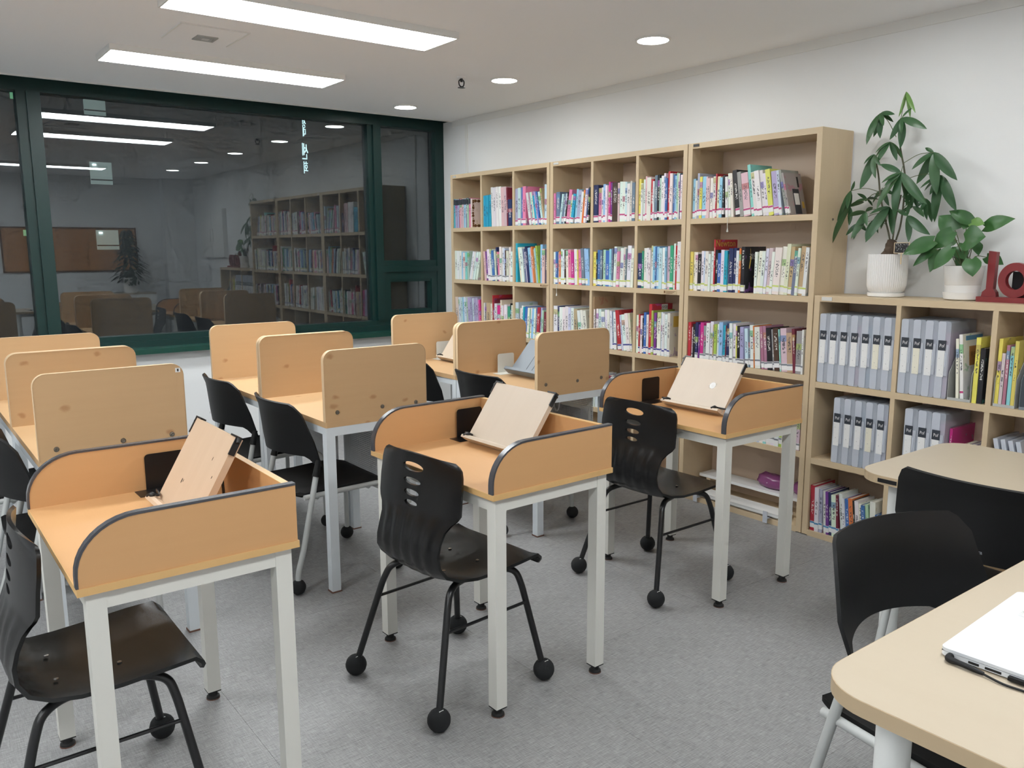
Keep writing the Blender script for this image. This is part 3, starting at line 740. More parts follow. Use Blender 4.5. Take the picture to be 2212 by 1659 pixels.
# ------------------------------------------------------------------ low-sided reading desks (orange beech)
def reading_desk():
    t = thing('reading_desk', '', 'desk')
    TZ = 0.746; RZ = 0.891; W_, D_ = 0.51, 0.735
    b = nb(); box(b, 0, W_, 0, D_, TZ - 0.018, TZ); obj('desk_top', b, 'beechy', t, bevel=0.0015)
    b = nb()
    box(b, -0.002, 0, -0.002, D_ + .002, TZ - .0185, TZ - .0005); box(b, W_, W_ + .002, -.002, D_ + .002, TZ - .0185, TZ - .0005)
    box(b, 0, W_, -.002, 0, TZ - .0185, TZ - .0005); box(b, 0, W_, D_, D_ + .002, TZ - .0185, TZ - .0005)
    obj('edge_band', b, 'beechedge', t)
    prof = [(W_ - .001, TZ), (W_ - .001, RZ)] + [(0.135 - 0.132 * math.sin(R(a)), RZ - 0.118 * (1 - math.cos(R(a)))) for a in range(0, 91, 9)] + [(0.003, TZ)]
    for y0 in (0.002, D_ - 0.020):
        b = nb(); prism(b, prof, 'Y', y0, y0 + 0.018); p = obj('side_panel', b, 'beech', t, True)
        path = prof[1:]; b = nb(); n = len(path)
        inn = []; out = []
        for i, (x_, z_) in enumerate(path):
            a_ = Vector(path[max(i - 1, 0)]); c_ = Vector(path[min(i + 1, n - 1)]); d_ = (c_ - a_).normalized()
            nx, nz = d_.y, -d_.x
            if i < 1: nx, nz = 0, 1
            if nz < 0 and i < n // 2: nx, nz = -nx, -nz
            if nx > 0 and i > n // 2: nx, nz = -nx, -nz
            inn.append((x_, z_)); out.append((x_ + nx * 0.006, z_ + nz * 0.006))
        for (i0, o0), (i1, o1) in zip(zip(inn, out), zip(inn[1:], out[1:])):
            ya, yb = y0 - 0.0015, y0 + 0.0195
            v_ = [b.verts.new((q_[0], yy, q_[1])) for q_ in (i0, o0, o1, i1) for yy in (ya, yb)]
            b.faces.new((v_[0], v_[2], v_[4], v_[6])); b.faces.new((v_[7], v_[5], v_[3], v_[1]))
            b.faces.new((v_[2], v_[3], v_[5], v_[4])); b.faces.new((v_[0], v_[6], v_[7], v_[1]))
        bmesh.ops.remove_doubles(b, verts=b.verts, dist=1e-5)
        obj('edge_trim', b, 'tmold', p, True)
    b = nb(); box(b, W_ - .019, W_ - .001, 0.0205, D_ - .0205, TZ, RZ - .004); p = obj('back_panel', b, 'beechy', t)
    bx('edge_band', 'beechedge', p, W_ - .0195, W_ - .0005, 0.0205, D_ - .0205, RZ - .004, RZ - .0015)
    q = 0.021; lx = (0.037, W_ - .037); ly = (0.032, D_ - .032)
    bx('rail', 'creammetal', t, lx[0] + q, lx[1] - q, ly[0] - q + .002, ly[0] + q - .002, TZ - .062, TZ - .0186)
    bx('rail', 'creammetal', t, lx[0] + q, lx[1] - q, ly[1] - q + .002, ly[1] + q - .002, TZ - .062, TZ - .0186)
    bx('rail', 'creammetal', t, lx[0] - q + .002, lx[0] + q - .002, ly[0] + q, ly[1] - q, TZ - .062, TZ - .0186)
    bx('rail', 'creammetal', t, lx[1] - q + .002, lx[1] + q - .002, ly[0] + q, ly[1] - q, TZ - .062, TZ - .0186)
    for a_ in lx:
        for c_ in ly:
            lg = bx('leg', 'creammetal', t, a_ - q, a_ + q, c_ - q, c_ + q, 0.032, TZ - .0186, bevel=0.003)
            b = nb(); box(b, a_ - q, a_ + q, c_ - q, c_ + q, .028, .032); lathe(b, [(.013, .028), (.015, .012), (.021, .008), (.021, .003)][::-1], 16, (a_, c_, 0)); obj('levelling_foot', b, 'rubber', lg, True)
            b = nb(); lathe(b, [(.022, 0), (.022, .003)], 16, (a_, c_, 0)); obj('felt_pad', b, 'brownpad', lg)
    return t
rd = reading_desk()
G = 'orange reading desks with raised sides'
rd.location = (0.278, 1.935, 0); tag(rd, 'orange low-sided reading desk nearest the camera with a knotty pinkish reading stand', 'desk', G)
dup(rd, (1.407, 1.937, 0), R(1.6), 'orange low-sided reading desk in the centre of the front row', G)
dup(rd, (2.622, 2.030, 0), R(-0.6), 'orange low-sided reading desk in front of the undivided bookcase', G)

# ------------------------------------------------------------------ reading stands and bookends
def reading_stand(loc, label, tilt, mat, hgt=0.25, wid=0.34, kind='wood', rz=0):
    lift = 0.019 * math.cos(R(tilt)) - 0.006 * math.sin(R(tilt)) + 0.0008
    t = thing('reading_stand', label, 'book stand', (loc[0], loc[1], loc[2] + lift), rz, 'reading stands on the desks')
    c, s = math.cos(R(tilt)), math.sin(R(tilt))
    def rot(o): o.rotation_euler = (0, R(90 - tilt), 0); return o
    # board is built upright (z up, thickness along +x) then tipped back
    if kind == 'wood':
        bd = rot(bx('board', mat, t, 0.0, 0.019, 0, wid, 0.006, hgt, bevel=0.002))
        b = nb(); prism(b, [(-0.034, 0.004), (-0.004, 0.004), (-0.002, 0.018), (-0.024, 0.020), (-0.034, 0.014)], 'Y', 0.004, wid - 0.004); rot(obj('ledge', b, mat, t))
        for yy in (0.03, wid - 0.03):
            b = nb(); tube(b, smooth_path([(-.036, yy + .012, .012), (-.030, yy, .024), (-.012, yy - .006, .028), (-.004, yy - (0.05 if yy < .1 else -.05), .032)]), .004, 8); sphere(b, (-.028, yy, .021), .009, 8)
            rot(obj('page_clip', b, 'blackm', t, True))
        for yy, sg_ in ((0.0, 1), (wid, -1)):
            b = nb(); box(b, -0.003, 0.014, min(yy, yy - .005 * sg_), max(yy, yy - .005 * sg_), hgt - 0.048, hgt + 0.005); box(b, -0.003, 0.014, min(yy, yy + .040 * sg_), max(yy, yy + .040 * sg_), hgt + 0.0002, hgt + 0.005); tube(b, [(.004, yy - .004 * sg_, hgt), (.004, yy - .014 * sg_, hgt - .012)], .005, 6)
            rot(obj('corner_clip', b, 'blackm', t))
    else:
        bd = rot(bx('board', mat, t, 0.0, 0.006, 0, wid, 0.006, hgt, bevel=0.002))
        for yy in (wid * .5 - .025, wid * .5 + .025, wid * .5 - .07): 
            rot(bx('slot', 'port', t, -0.0008, 0.0, yy - .0015, yy + .0015, 0.03, hgt - .06))
        b = nb(); box(b, -0.045, 0.0, 0, wid, 0.003, 0.007); box(b, -.045, -.042, 0, wid, .003, .022); rot(obj('ledge', b, mat, t))
        for yy in (.05, .09, wid - .09, wid - .04):
            b = nb(); lathe(b, [(.001, 0), (.011, .001), (.010, .006), (.001, .008)], 12, (-.030, yy, .007)); rot(obj('roller', b, 'white', t, True))
    # prop behind
    bh = hgt * .72
    px, pz = 0.024 + bh * c * 1.0, bh * s - 0.012
    b = nb(); foot = px + 0.006
    for yy in (wid * .3, wid * .7): tube(b, [(px, yy, pz - .02), (foot, yy, 0.0046 - lift)], 0.004, 8)
    tube(b, [(foot, wid * .3, 0.0046 - lift), (foot, wid * .7, 0.0046 - lift)], 0.004, 8); obj('prop', b, 'blackm', t, True)
    return t
DZ = 0.7465
reading_stand((0.578, 2.140, DZ), 'knotty pinkish wooden reading stand on the desk nearest the camera', 60, 'stand', 0.272)
reading_stand((1.735, 2.215, DZ), 'plain pale wooden reading stand on the middle orange desk', 54, 'standl', 0.262, rz=R(1.6))
reading_stand((2.885, 2.262, DZ), 'pale wooden reading stand with a small round stamp, by the bookcase', 55, 'standl', 0.262)
st = [o for o in C.objects if o.name.startswith('reading_stand')][-1]
b = nb(); lathe(b, [(0.014, 0), (0.016, 0), (0.016, .0004), (0.014, .0004)], 24)
lathe(b, [(0.006, 0), (0.0075, 0), (0.0075, .0004), (0.006, .0004)], 16)
for k_ in range(12):
    a_ = k_ * math.pi / 6; tube(b, [(0.018 * math.cos(a_), 0.018 * math.sin(a_), .0002), (0.022 * math.cos(a_), 0.022 * math.sin(a_), .0002)], .0009, 4)
o = obj('round_stamp', b, 'white', st)
mm = Matrix.Rotation(R(90 - 55), 4, 'Y') @ Matrix.Translation((-0.0006, 0.115, 0.135)) @ Matrix.Rotation(R(-90), 4, 'Y')
o.matrix_local = mm
st = [o for o in C.objects if o.name == 'reading_stand'][0]
for (yk, zk, ry_, rz_) in ((.223, .097, .0035, .0075), (.212, .099, .0015, .0045), (.086, .193, .0015, .0055), (.035, .150, .002, .004)):
    b = nb(); prism(b, [(yk + ry_ * math.cos(a_ * .5236), zk + rz_ * math.sin(a_ * .5236)) for a_ in range(12)], 'X', -.0005, .0002)
    o = obj('wood_knot', b, 'bark', st); o.rotation_euler = (0, R(30), 0)
def bookend(loc, label, mat):
    t = thing('bookend', label, 'bookend', loc, 0, 'metal bookends')
    bx('base_plate', mat, t, 0, 0.13, -0.075, 0, 0.0001, 0.0012)
    b = nb(); prism(b, rrect(0.035, 0.155, 0.0012, 0.112, 0.012, 4, (1, 1, 0, 0)), 'Y', -0.0014, 0); obj('upright', b, mat, t)
bookend((0.56, 2.646, DZ), 'black metal bookend behind the knotty reading stand', 'blackm')
bookend((1.715, 2.650, DZ), 'black metal bookend behind the stand on the middle orange desk', 'blackm')
bookend((2.85, 2.740, DZ), 'black metal bookend behind the stand by the bookcase', 'blackm')

# ------------------------------------------------------------------ study desks with upright dividers
def study_desk():
    t = thing('study_desk', '', 'desk')
    TZ = 0.76; W_, D_ = 0.495, 0.742
    b = nb(); prism(b, rrect(0, W_, 0, D_, .006, 2), 'Z', TZ - .025, TZ); obj('desk_top', b, 'pine', t)
    for y0 in (0.0, D_ - 0.022):
        b = nb(); prism(b, rrect(0, W_, TZ, 1.062, .042, 6, (1, 1, 0, 0)), 'Y', y0 + .0012, y0 + 0.0208)
        p = obj('divider', b, 'pine', t)
        pts = rrect(0, W_, TZ, 1.062, .042, 6, (1, 1, 0, 0)); b = nb(); n = len(pts)
        o2 = rrect(-.0012, W_ + .0012, TZ, 1.0632, .0432, 6, (1, 1, 0, 0))
        for i in range(n - 1 - 0):
            if pts[i][1] <= TZ + 1e-6 and pts[i + 1][1] <= TZ + 1e-6: continue
            vs = [b.verts.new((q_[0], yy, q_[1])) for q_ in (pts[i], o2[i], o2[i + 1], pts[i + 1]) for yy in (y0, y0 + .022)]
            b.faces.new((vs[0], vs[2], vs[4], vs[6])); b.faces.new((vs[7], vs[5], vs[3], vs[1])); b.faces.new((vs[2], vs[3], vs[5], vs[4]))
        i = n - 1
        vs = [b.verts.new((q_[0], yy, q_[1])) for q_ in (pts[i], o2[i], o2[0], pts[0]) for yy in (y0, y0 + .022)]
        b.faces.new((vs[0], vs[2], vs[4], vs[6])); b.faces.new((vs[7], vs[5], vs[3], vs[1])); b.faces.new((vs[2], vs[3], vs[5], vs[4]))
        bmesh.ops.remove_doubles(b, verts=b.verts, dist=1e-5)
        obj('edge_band', b, 'pineedge', p, True)
        if y0 == 0:
            for xx in (0.055, 0.27, 0.44):
                b = nb(); lathe(b, [(.0095, 0), (.0085, .003), (.004, .004), (.003, .003), (.0005, .003)], 14)
                o = obj('bolt', b, 'screw', p, True); o.location = (xx, y0 + .0012, TZ + .038); o.rotation_euler = (R(90), 0, 0)
    bx('back_panel', 'pine', t, W_ - .019, W_ - .003, .0222, D_ - .0222, TZ, TZ + .115)
    q = 0.02; lx = (q + .001, W_ - q - .001); ly = (q + .001, D_ - q - .001); zb = TZ - .0252
    for c_ in ly: bx('rail', 'bluemetal', t, lx[0] + q, lx[1] - q, c_ - q, c_ + q, zb - .038, zb)
    for a_ in lx: bx('rail', 'bluemetal', t, a_ - q + .002, a_ + q - .002, ly[0] + q, ly[1] - q, zb - .032, zb)
    for a_ in lx:
        for c_ in ly:
            lg = bx('leg', 'bluemetal', t, a_ - q, a_ + q, c_ - q, c_ + q, .006, zb, bevel=.0025)
            bx('foot_pad', 'brownpad', lg, a_ - q - .003, a_ + q + .003, c_ - q - .003, c_ + q + .003, 0, .006)
    xx = W_ - .075
    bx('perforated_panel', 'perf', t, xx, xx + .0015, ly[0] + q, ly[1] - q, .33, .70)
    fr = nb(); box(fr, xx - .006, xx + .008, ly[0] + q, ly[1] - q, .318, .334); box(fr, xx - .006, xx + .008, ly[0] + q, ly[1] - q, .69, .705)
    obj('panel_frame', fr, 'greymetal', t)
    tb('hook', 'whitemetal', t, smooth_path([(xx - .012, .30, .70), (xx - .02, .30, .60), (xx - .03, .31, .575), (xx - .03, .33, .60), (xx - .03, .335, .63)]), .004, 8)
    return t
sd = study_desk()
G = 'study desks with wooden dividers'
names = [('first study desk of the row at the picture edge', 'second study desk of the row at the picture edge, nearer the window'),
         ('first study desk of the middle row behind the middle orange desk', 'second study desk of the middle row, under the window'),
         ('study desk with a grey slotted stand beside the bookcases', 'study desk in the corner by the bookcases and the window')]
first = True
for rx, nm2 in zip((0.378, 1.436, 2.585), names):
    for yy, lab in zip((3.172, 3.918), nm2):
        if first: sd.location = (rx, yy, 0); tag(sd, lab, 'desk', G); first = False
        else: dup(sd, (rx, yy, 0), 0, lab, G)
DS = 0.7605
b = nb(); box(b, 0, .018, -.0006, 0, 0, .016)
o = tag(obj('paper_sticker', b, 'white'), 'tiny white sticker on the corner of the frontmost divider', 'sticker'); o.location = (0.845, 3.1724, 1.030)
bx('printed_mark', 'blackprint', o, .006, .012, -.001, -.0006, .003, .013)
reading_stand((2.835, 3.44, DS), 'grey slotted metal reading stand between the pine dividers', 48, 'steelgrey', 0.25, 0.31, 'metal')
reading_stand((2.868, 4.225, DS), 'pale wooden reading stand half hidden behind the pine dividers by the window', 54, 'standl', 0.25, 0.32)
bookend((2.80, 3.850, DS), 'off-white bookend beside the grey slotted stand', 'offwhite')
bookend((2.87, 4.632, DS), 'off-white bookend beside the far wooden stand', 'offwhite')

# ------------------------------------------------------------------ chairs
def apply_mods(o):
    dg = bpy.context.evaluated_depsgraph_get()
    me = bpy.data.meshes.new_from_object(o.evaluated_get(dg)); o.modifiers.clear(); o.data = me

def shell_chair():
    t = thing('shell_chair', '', 'chair')
    P = [(.240, .412, .198), (.244, .424, .206), (.240, .434, .212), (.222, .440, .216), (.15, .436, .218), (.05, .428, .216), (-.04, .425, .208), (-.10, .430, .195),
         (-.145, .448, .182), (-.168, .480, .172), (-.176, .520, .166), (-.172, .560, .165), (-.163, .598, .170), (-.154, .625, .188), (-.149, .642, .206), (-.145, .660, .2170),
         (-.139, .72, .2165), (-.135, .76, .215), (-.132, .79, .213), (-.130, .812, .207), (-.130, .824, .196), (-.130, .830, .180)]
    nU = 32; bm = nb(); rows = []
    for k_, (px, pz, hw) in enumerate(P):
        row = []
        back = min(1, max(0, (pz - .46) / .2)) if k_ > 6 else 0
        seatf = 1 - back
        for j in range(nU + 1):
            u = -1 + 2 * j / nU
            x_ = px + back * (0.030 * u * u)
            z_ = pz + seatf * (0.010 * abs(u) ** 3 - 0.006 * (1 - u * u)) * (1 if k_ > 2 else 0)
            rib = 0
            if 8 <= k_ <= 13 and abs(u) < .86:
                rib = 0.0055 * (0.5 + 0.5 * math.cos(u * math.pi * 6.0)) * math.sin(math.pi * (k_ - 7.0) / 7.0)
            if k_ >= 17: z_ -= 0.012 * u * u
            row.append(bm.verts.new((x_ - rib, u * hw, z_)))
        rows.append(row)
    for a_, c_ in zip(rows, rows[1:]):
        for j in range(nU): bm.faces.new((a_[j], a_[j + 1], c_[j + 1], c_[j]))
    o = obj('shell', bm, 'blackg', t, 'all')
    sm = o.modifiers.new('thick', 'SOLIDIFY'); sm.thickness = 0.010; sm.offset = 0
    bm = nb()
    for zc, ry, rz_ in ((.784, .055, .0150), (.737, .046, .0115), (.699, .040, .0105), (.665, .034, .0095)):
        pts = [(ry * math.cos(a_ * math.pi / 12), zc + rz_ * math.sin(a_ * math.pi / 12)) for a_ in range(24)]
        prism(bm, pts, 'X', -.25, -.05)
    cut = obj('cutter', bm, 'blackg')
    bo = o.modifiers.new('slots', 'BOOLEAN'); bo.operation = 'DIFFERENCE'; bo.object = cut; bo.solver = 'EXACT'
    apply_mods(o); bpy.data.objects.remove(cut)
    for p in o.data.polygons: p.use_smooth = True
    bm = bmesh.new(); bm.from_mesh(o.data)
    for e in bm.edges:
        if len(e.link_faces) == 2 and e.calc_face_angle(0) > 0.8: e.smooth = False
    bm.to_mesh(o.data); bm.free()
    for sx_ in (0.06, -0.085):
        for sy in (.075, -.075):
            b = nb(); lathe(b, [(.006, 0), (.006, .002), (.003, .003)], 10, (sx_ + .01, sy, .431 if sx_ > 0 else .433)); obj('screw', b, 'screwl', t, True)
    for sy in (1, -1):
        for fx in (1, -1):
            top = [(0.02 * fx, .13 * sy, .413), (.12 * fx if fx > 0 else -.085, .145 * sy, .411), (.165 * fx if fx > 0 else -.125, .165 * sy, .395), (.178 * fx if fx > 0 else -.145, .180 * sy, .345), (.228 * fx, .235 * sy, .045)]
            lg = tb('leg', 'blackm', t, fillet(top, .05, 6), .0115, 12)
            b = nb(); sphere(b, (.230 * fx, .237 * sy, .0376), .0372, 18); obj('tennis_ball', b, 'felt', lg, 'all')
            bx('slit', 'white', lg, .230 * fx - .008, .230 * fx + .008, .237 * sy - .0135, .237 * sy - .0125, .066, .0735)
        tb('stretcher', 'blackm', t, [(.19, .194 * sy, .285), (-.163, .194 * sy, .285)], .0055, 8)
    return t
sc_ = shell_chair()
G = 'black slotted shell chairs with ball feet'
sc_.location = (0.325, 2.265, 0); tag(sc_, 'black slotted shell chair partly cut off at the picture edge', 'chair', G)
dup(sc_, (1.452, 2.268, 0), R(5.4), 'black slotted shell chair at the middle orange desk', G)
dup(sc_, (2.672, 2.455, 0), R(0.5), 'black slotted shell chair at the orange desk by the bookcase', G)

def tube_chair():
    t = thing('tube_chair', '', 'chair')
    # backrest: curved sheet; v runs from the arched lower edge to the top
    nU, nV = 30, 12; bm = nb(); rows = []
    for k_ in range(nV + 1):
        v_ = k_ / nV; row = []
        for j in range(nU + 1):
            u = -1 + 2 * j / nU; au = abs(u)
            lowz = .592 + .008 * (1 - (au / .84) ** 2) if au < .84 else .592 - .050 * min(1, ((au - .84) / .11))
            topz = .832 - .004 * au * au
            if au > .86: topz -= .045 * ((au - .86) / .14) ** 2.2
            z_ = lowz + (topz - lowz) * v_
            hw = .256 - .032 * max(0, (z_ - .66) / .17) - .020 * max(0, (.66 - z_) / .12)
            y_ = u * hw; w_ = max(0, (.83 - z_) / .27)
            x_ = -.248 + (.056 + .070 * w_) * u * u + .022 * w_ - .010 * max(0, (z_ - .79) / .04)
            row.append(bm.verts.new((x_, y_, z_)))
        rows.append(row)
    for a_, c_ in zip(rows, rows[1:]):
        for j in range(nU): bm.faces.new((a_[j], a_[j + 1], c_[j + 1], c_[j]))
    o = obj('backrest', bm, 'black', t, 'all')
    sm = o.modifiers.new('thick', 'SOLIDIFY'); sm.thickness = 0.009; sm.offset = 0
    apply_mods(o)
    for p in o.data.polygons: p.use_smooth = True
    bm = bmesh.new(); bm.from_mesh(o.data)
    for e in bm.edges:
        if len(e.link_faces) == 2 and e.calc_face_angle(0) > 0.8: e.smooth = False
    bm.to_mesh(o.data); bm.free()
    text('maker_name', 'patra', 0.016, 'greyprint', o, (-.2262, .095, .632), (R(97), 0, R(-108)), 0.0003)
    # seat
    prof = [(-.215, .438), (-.19, .430), (-.05, .432), (.10, .440), (.19, .440), (.232, .428), (.238, .420), (.225, .416), (.10, .424), (-.19, .414), (-.215, .424)]
    b = nb(); n = len(prof); secs = []
    for (yy, sc2, dz) in ((-.222, .90, .004), (-.212, .97, .001), (-.10, 1, -.004), (.10, 1, -.004), (.212, .97, .001), (.222, .90, .004)):
        secs.append([b.verts.new((x_ * sc2, yy, z_ + dz)) for x_, z_ in prof])
    for a_, c_ in zip(secs, secs[1:]):
        for j in range(n): b.faces.new((a_[j], a_[(j + 1) % n], c_[(j + 1) % n], c_[j]))
    b.faces.new(secs[0]); b.faces.new(secs[-1][::-1]); obj('seat', b, 'blacks', t, True)
    for sy in (1, -1):
        b = nb(); tube(b, [(-.108, .236 * sy, .575), (-.126, .240 * sy, .505)], [.012, .0165], 12); obj('sleeve', b, 'black', t, True)
        lr = tb('leg', 'greymetal', t, fillet([(-.124, .240 * sy, .512), (-.205, .254 * sy, .18), (-.232, .258 * sy, .10), (-.236, .258 * sy, .045)], .06), .0125, 12)
        b = nb(); sphere(b, (-.236, .258 * sy, .0335), .0332, 16); obj('tennis_ball', b, 'felt', lr, 'all')
        lf = tb('leg', 'greymetal', t, fillet([(-.182, .236 * sy, .418), (.19, .234 * sy, .425), (.243, .240 * sy, .395), (.250, .258 * sy, .045)], .05), .0115, 12)
        b = nb(); sphere(b, (.250, .260 * sy, .0335), .0332, 16); obj('tennis_ball', b, 'felt', lf, 'all')
    b = nb(); tube(b, [(-.12, -.234, .408), (-.12, .234, .408)], .009, 8); tube(b, [(.13, -.234, .412), (.13, .234, .412)], .009, 8); obj('cross_bar', b, 'greymetal', t, True)
    return t
tc_ = tube_chair()
G = 'black chairs with grey tube legs'
spots = [(0.500, 3.51, 0, 'black tube-legged chair of the edge row, behind the nearest orange desk'), (0.490, 4.27, 0, 'black tube-legged chair of the edge row, deeper towards the window'),
         (1.552, 3.515, 0, 'black tube-legged chair at the first desk of the middle row'), (1.550, 4.27, 0, 'black tube-legged chair at the second desk of the middle row, under the window'),
         (2.690, 3.56, 0, 'black tube-legged chair mostly hidden behind the middle reading stand'), (2.690, 4.28, 0, 'black tube-legged chair at the corner study desk'),
         (1.838, 0.740, -101, 'black chair tucked under the pale table with the laptop'), (2.615, 0.995, 0, 'black chair with small pale lettering at the table by the file boxes')]
for i, (x_, y_, a_, lab) in enumerate(spots):
    if i == 0: tc_.location = (x_, y_, 0); tc_.rotation_euler = (0, 0, R(a_)); tag(tc_, lab, 'chair', G)
    else:
        q = dup(tc_, (x_, y_, 0), R(a_), lab, G)
        if i == 7:
            for ch in q.children:
                for g_ in [h_ for h_ in ch.children if h_.name.startswith('maker_name')]: g_.location = (-.2365, -.03, .634); g_.rotation_euler = (R(97), 0, R(-86))

# ------------------------------------------------------------------ pale tables, laptop
def pale_table(x0, x1, y0, y1, z, label, plate=None):
    t = thing('round_cornered_table', label, 'table', (x0, y0, 0), 0, 'pale tables with rounded corners')
    w_, d_ = x1 - x0, y1 - y0
    b = nb(); prism(b, rrect(0, w_, 0, d_, .10, 10), 'Z', z - .029, z); obj('table_top', b, 'pale', t, True)
    b = nb(); p1, p2 = rrect(0, w_, 0, d_, .10, 10), rrect(-.0015, w_ + .0015, -.0015, d_ + .0015, .1015, 10); n = len(p1)
    for i in range(n):
        vs = [b.verts.new((q_[0], q_[1], zz)) for q_ in (p1[i], p2[i], p2[(i + 1) % n], p1[(i + 1) % n]) for zz in (z - .0288, z - .0006)]
        b.faces.new((vs[0], vs[2], vs[4], vs[6])); b.faces.new((vs[7], vs[5], vs[3], vs[1])); b.faces.new((vs[2], vs[3], vs[5], vs[4]))
    bmesh.ops.remove_doubles(b, verts=b.verts, dist=1e-5); obj('edge_band', b, 'paleedge', t, True)
    for a_ in (.105, w_ - .105):
        for c_ in (.105, d_ - .105):
            b = nb(); tube(b, [(a_, c_, .02), (a_, c_, z - .03)], .030, 20); lg = obj('leg', b, 'whitemetal', t, True)
            b = nb(); lathe(b, [(.031, 0), (.031, .02)], 18, (a_, c_, 0)); obj('foot_cap', b, 'rubber', lg)
    for c_ in (.105, d_ - .105): bx('rail', 'whitemetal', t, .135, w_ - .135, c_ - .012, c_ + .012, z - .07, z - .03)
    if plate: bx('label_plate', 'blackm', t, -.003, -.0014, plate[0], plate[1], z - .022, z - .009)
    return t
pale_table(1.238, 2.44, 0.05, 0.757, 0.730, 'pale round-cornered table with the white laptop')
pale_table(2.588, 3.285, 0.26, 1.463, 0.730, 'pale round-cornered table in front of the file boxes', (1.05, 1.115))
lp = thing('laptop', 'closed white laptop on the pale table', 'laptop', (1.500, 0.655, 0.730), R(2.5))
b = nb(); prism(b, rrect(0, .385, -.262, 0, .012, 4), 'Z', .003, .0115); obj('base', b, 'laptop', lp, True)
b = nb(); prism(b, rrect(0, .385, -.262, 0, .012, 4), 'Z', .0125, .0185); obj('lid', b, 'laptop', lp, True)
b = nb(); box(b, .002, .383, -.260, -.002, .0115, .0125); obj('hinge_gap', b, 'port', lp)
for a_ in ((-.068, -.050), (-.105, -.078), (-.180, -.158)):
    bx('port', 'port', lp, -.0006, .002, a_[0], a_[1], .0048, .0092)
b = nb(); lathe(b, [(.0025, 0), (.0025, .002)], 10); o = obj('audio_jack', b, 'port', lp); o.rotation_euler = (0, R(-90), 0); o.location = (0.001, -.205, .007)
bx('usb_dongle', 'black', lp, -.009, 0, -.145, -.118, .0035, .0100, bevel=.0015)
for yy in (-.03, -.23):
    for xx in (.03, .35):
        bx('rubber_foot', 'rubber', lp, xx - .012, xx + .012, yy - .006, yy + .006, 0, .003)
cb = thing('power_cable', 'black power cable with angled plug at the laptop side', 'cable', (1.500, 0.655, 0.730))
b = nb(); tube(b, fillet([(-.001, -.020, .0075), (-.016, -.021, .0075), (-.017, -.055, .0075), (-.018, -.085, .0055)], .012), [.0062] * 7 + [.005] * 6 + [.0035], 10); obj('plug', b, 'black', cb, True)
b = nb(); tube(b, smooth_path([(-.018, -.080, .0055), (-.024, -.12, .0035), (-.020, -.16, .0030), (-.030, -.21, .0027), (-.045, -.27, .0027), (-.03, -.36, .0027)], 6), .0022, 8); obj('cord', b, 'black', cb, True)
ps = thing('paper_stack', 'small stack of white paper slips on the laptop lid', 'paper', (1.752, 0.622, 0.7486), R(-4))
for k_ in range(5): bx('slip', 'white', ps, k_ * .0015, .10 + k_ * .001, -.16, -k_ * .002, k_ * .003, k_ * .003 + .0028)

# ------------------------------------------------------------------ file boxes and magazine holders on the low bookcase
def file_box(yl, z, wd, hh, label, tint, slip='nameslip', xf=XF + .006):
    t = thing('file_box', label, 'file box', (xf, yl, z + .0007), 0, 'frosted plastic file boxes')
    dp = .245
    b = nb(); prism(b, rrect(-wd, 0, 0, hh, .008, 3), 'X', .004, dp); obj('case', b, 'clear', t, True)
    b = nb(); prism(b, rrect(-wd * .62, -.001, .001, hh - .001, .007, 3), 'X', 0, .005); o = obj('spine_cover', b, 'clearlid', t, True)
    bx('seam', 'clearlid', t, .0005, .004, -wd + .004, -wd * .66, hh * .30, hh * .70)
    bx('latch', 'sleeve', t, -.001, .003, -wd * .80, -wd * .70, hh * .42, hh * .60)
    bx('papers', tint, t, .02, dp - .01, -wd + .008, -.008, .006, hh * .84)
    lw = min(.036, wd * .62); y0 = -.006
    bl = bx('logo_label', 'labelblack', t, -.0012, 0, y0 - lw, y0, hh * .625, hh * .625 + .045)
    text('logo', 'Pof', .021, 'whiteprint', bl, (-.0014, y0 - lw / 2, hh * .625 + .021), FACE_NX, .0001, sx=.8)
    bx('name_slip', slip, t, -.0010, 0, y0 - lw + .003, y0 - .001, hh * .625 - .118, hh * .625)
    return t
tints = {n_: plain('paper_tint_' + n_, c_, .7) for n_, c_ in dict(w=(.62, .62, .66), p=(.55, .25, .42), b=(.16, .34, .50), g=(.40, .42, .46), v=(.46, .40, .55)).items()}
yy = 2.333
for i, tn in enumerate('wwgpbwg'):
    file_box(yy, SL[1], .0545, .345, '%s frosted file box from the tall bookcase, upper shelf of the low bookcase' % ORD[i], tints[tn], 'slipc' if i == 5 else 'nameslip'); yy -= .0558
yy = 1.917
for i, tn in enumerate('gwvp'):
    file_box(yy, SL[1], .0545, .345, '%s frosted file box of the four beside the magazine holder' % ORD[i], tints[tn], 'slipc' if i == 1 else 'nameslip'); yy -= .0558
yy = 2.230
for i, tn in enumerate('ggbwv'):
    file_box(yy, SL[2], .0545, .330, '%s frosted file box of the five on the middle shelf' % ORD[i], tints[tn], 'slipc' if i == 3 else 'nameslip'); yy -= .0563
yy = 1.870
for i, tn in enumerate('gwp'):
    file_box(yy, SL[2], .0600, .330, '%s frosted file box of the three partly hidden by the pale table' % ORD[i], tints[tn]); yy -= .0620
def mag_holder(y_l, wd, label, mat):
    t = thing('magazine_holder', label, 'magazine holder', (XF + .006, y_l, SL[1] + .0007), 0, 'grey magazine holders')
    side = [(0, 0), (.235, 0), (.235, .25), (.10, .25), (0, .12)]
    for y0 in (-.0015, -wd): b = nb(); prism(b, side, 'Y', y0, y0 + .0015); obj('side', b, mat, t)
    bx('bottom', mat, t, 0, .235, -wd + .0015, -.0015, 0, .0015); bx('back', mat, t, .2335, .235, -wd + .0015, -.0015, .0015, .25)
    bx('lip', mat, t, 0, .0015, -wd + .0015, -.0015, .0015, .012)
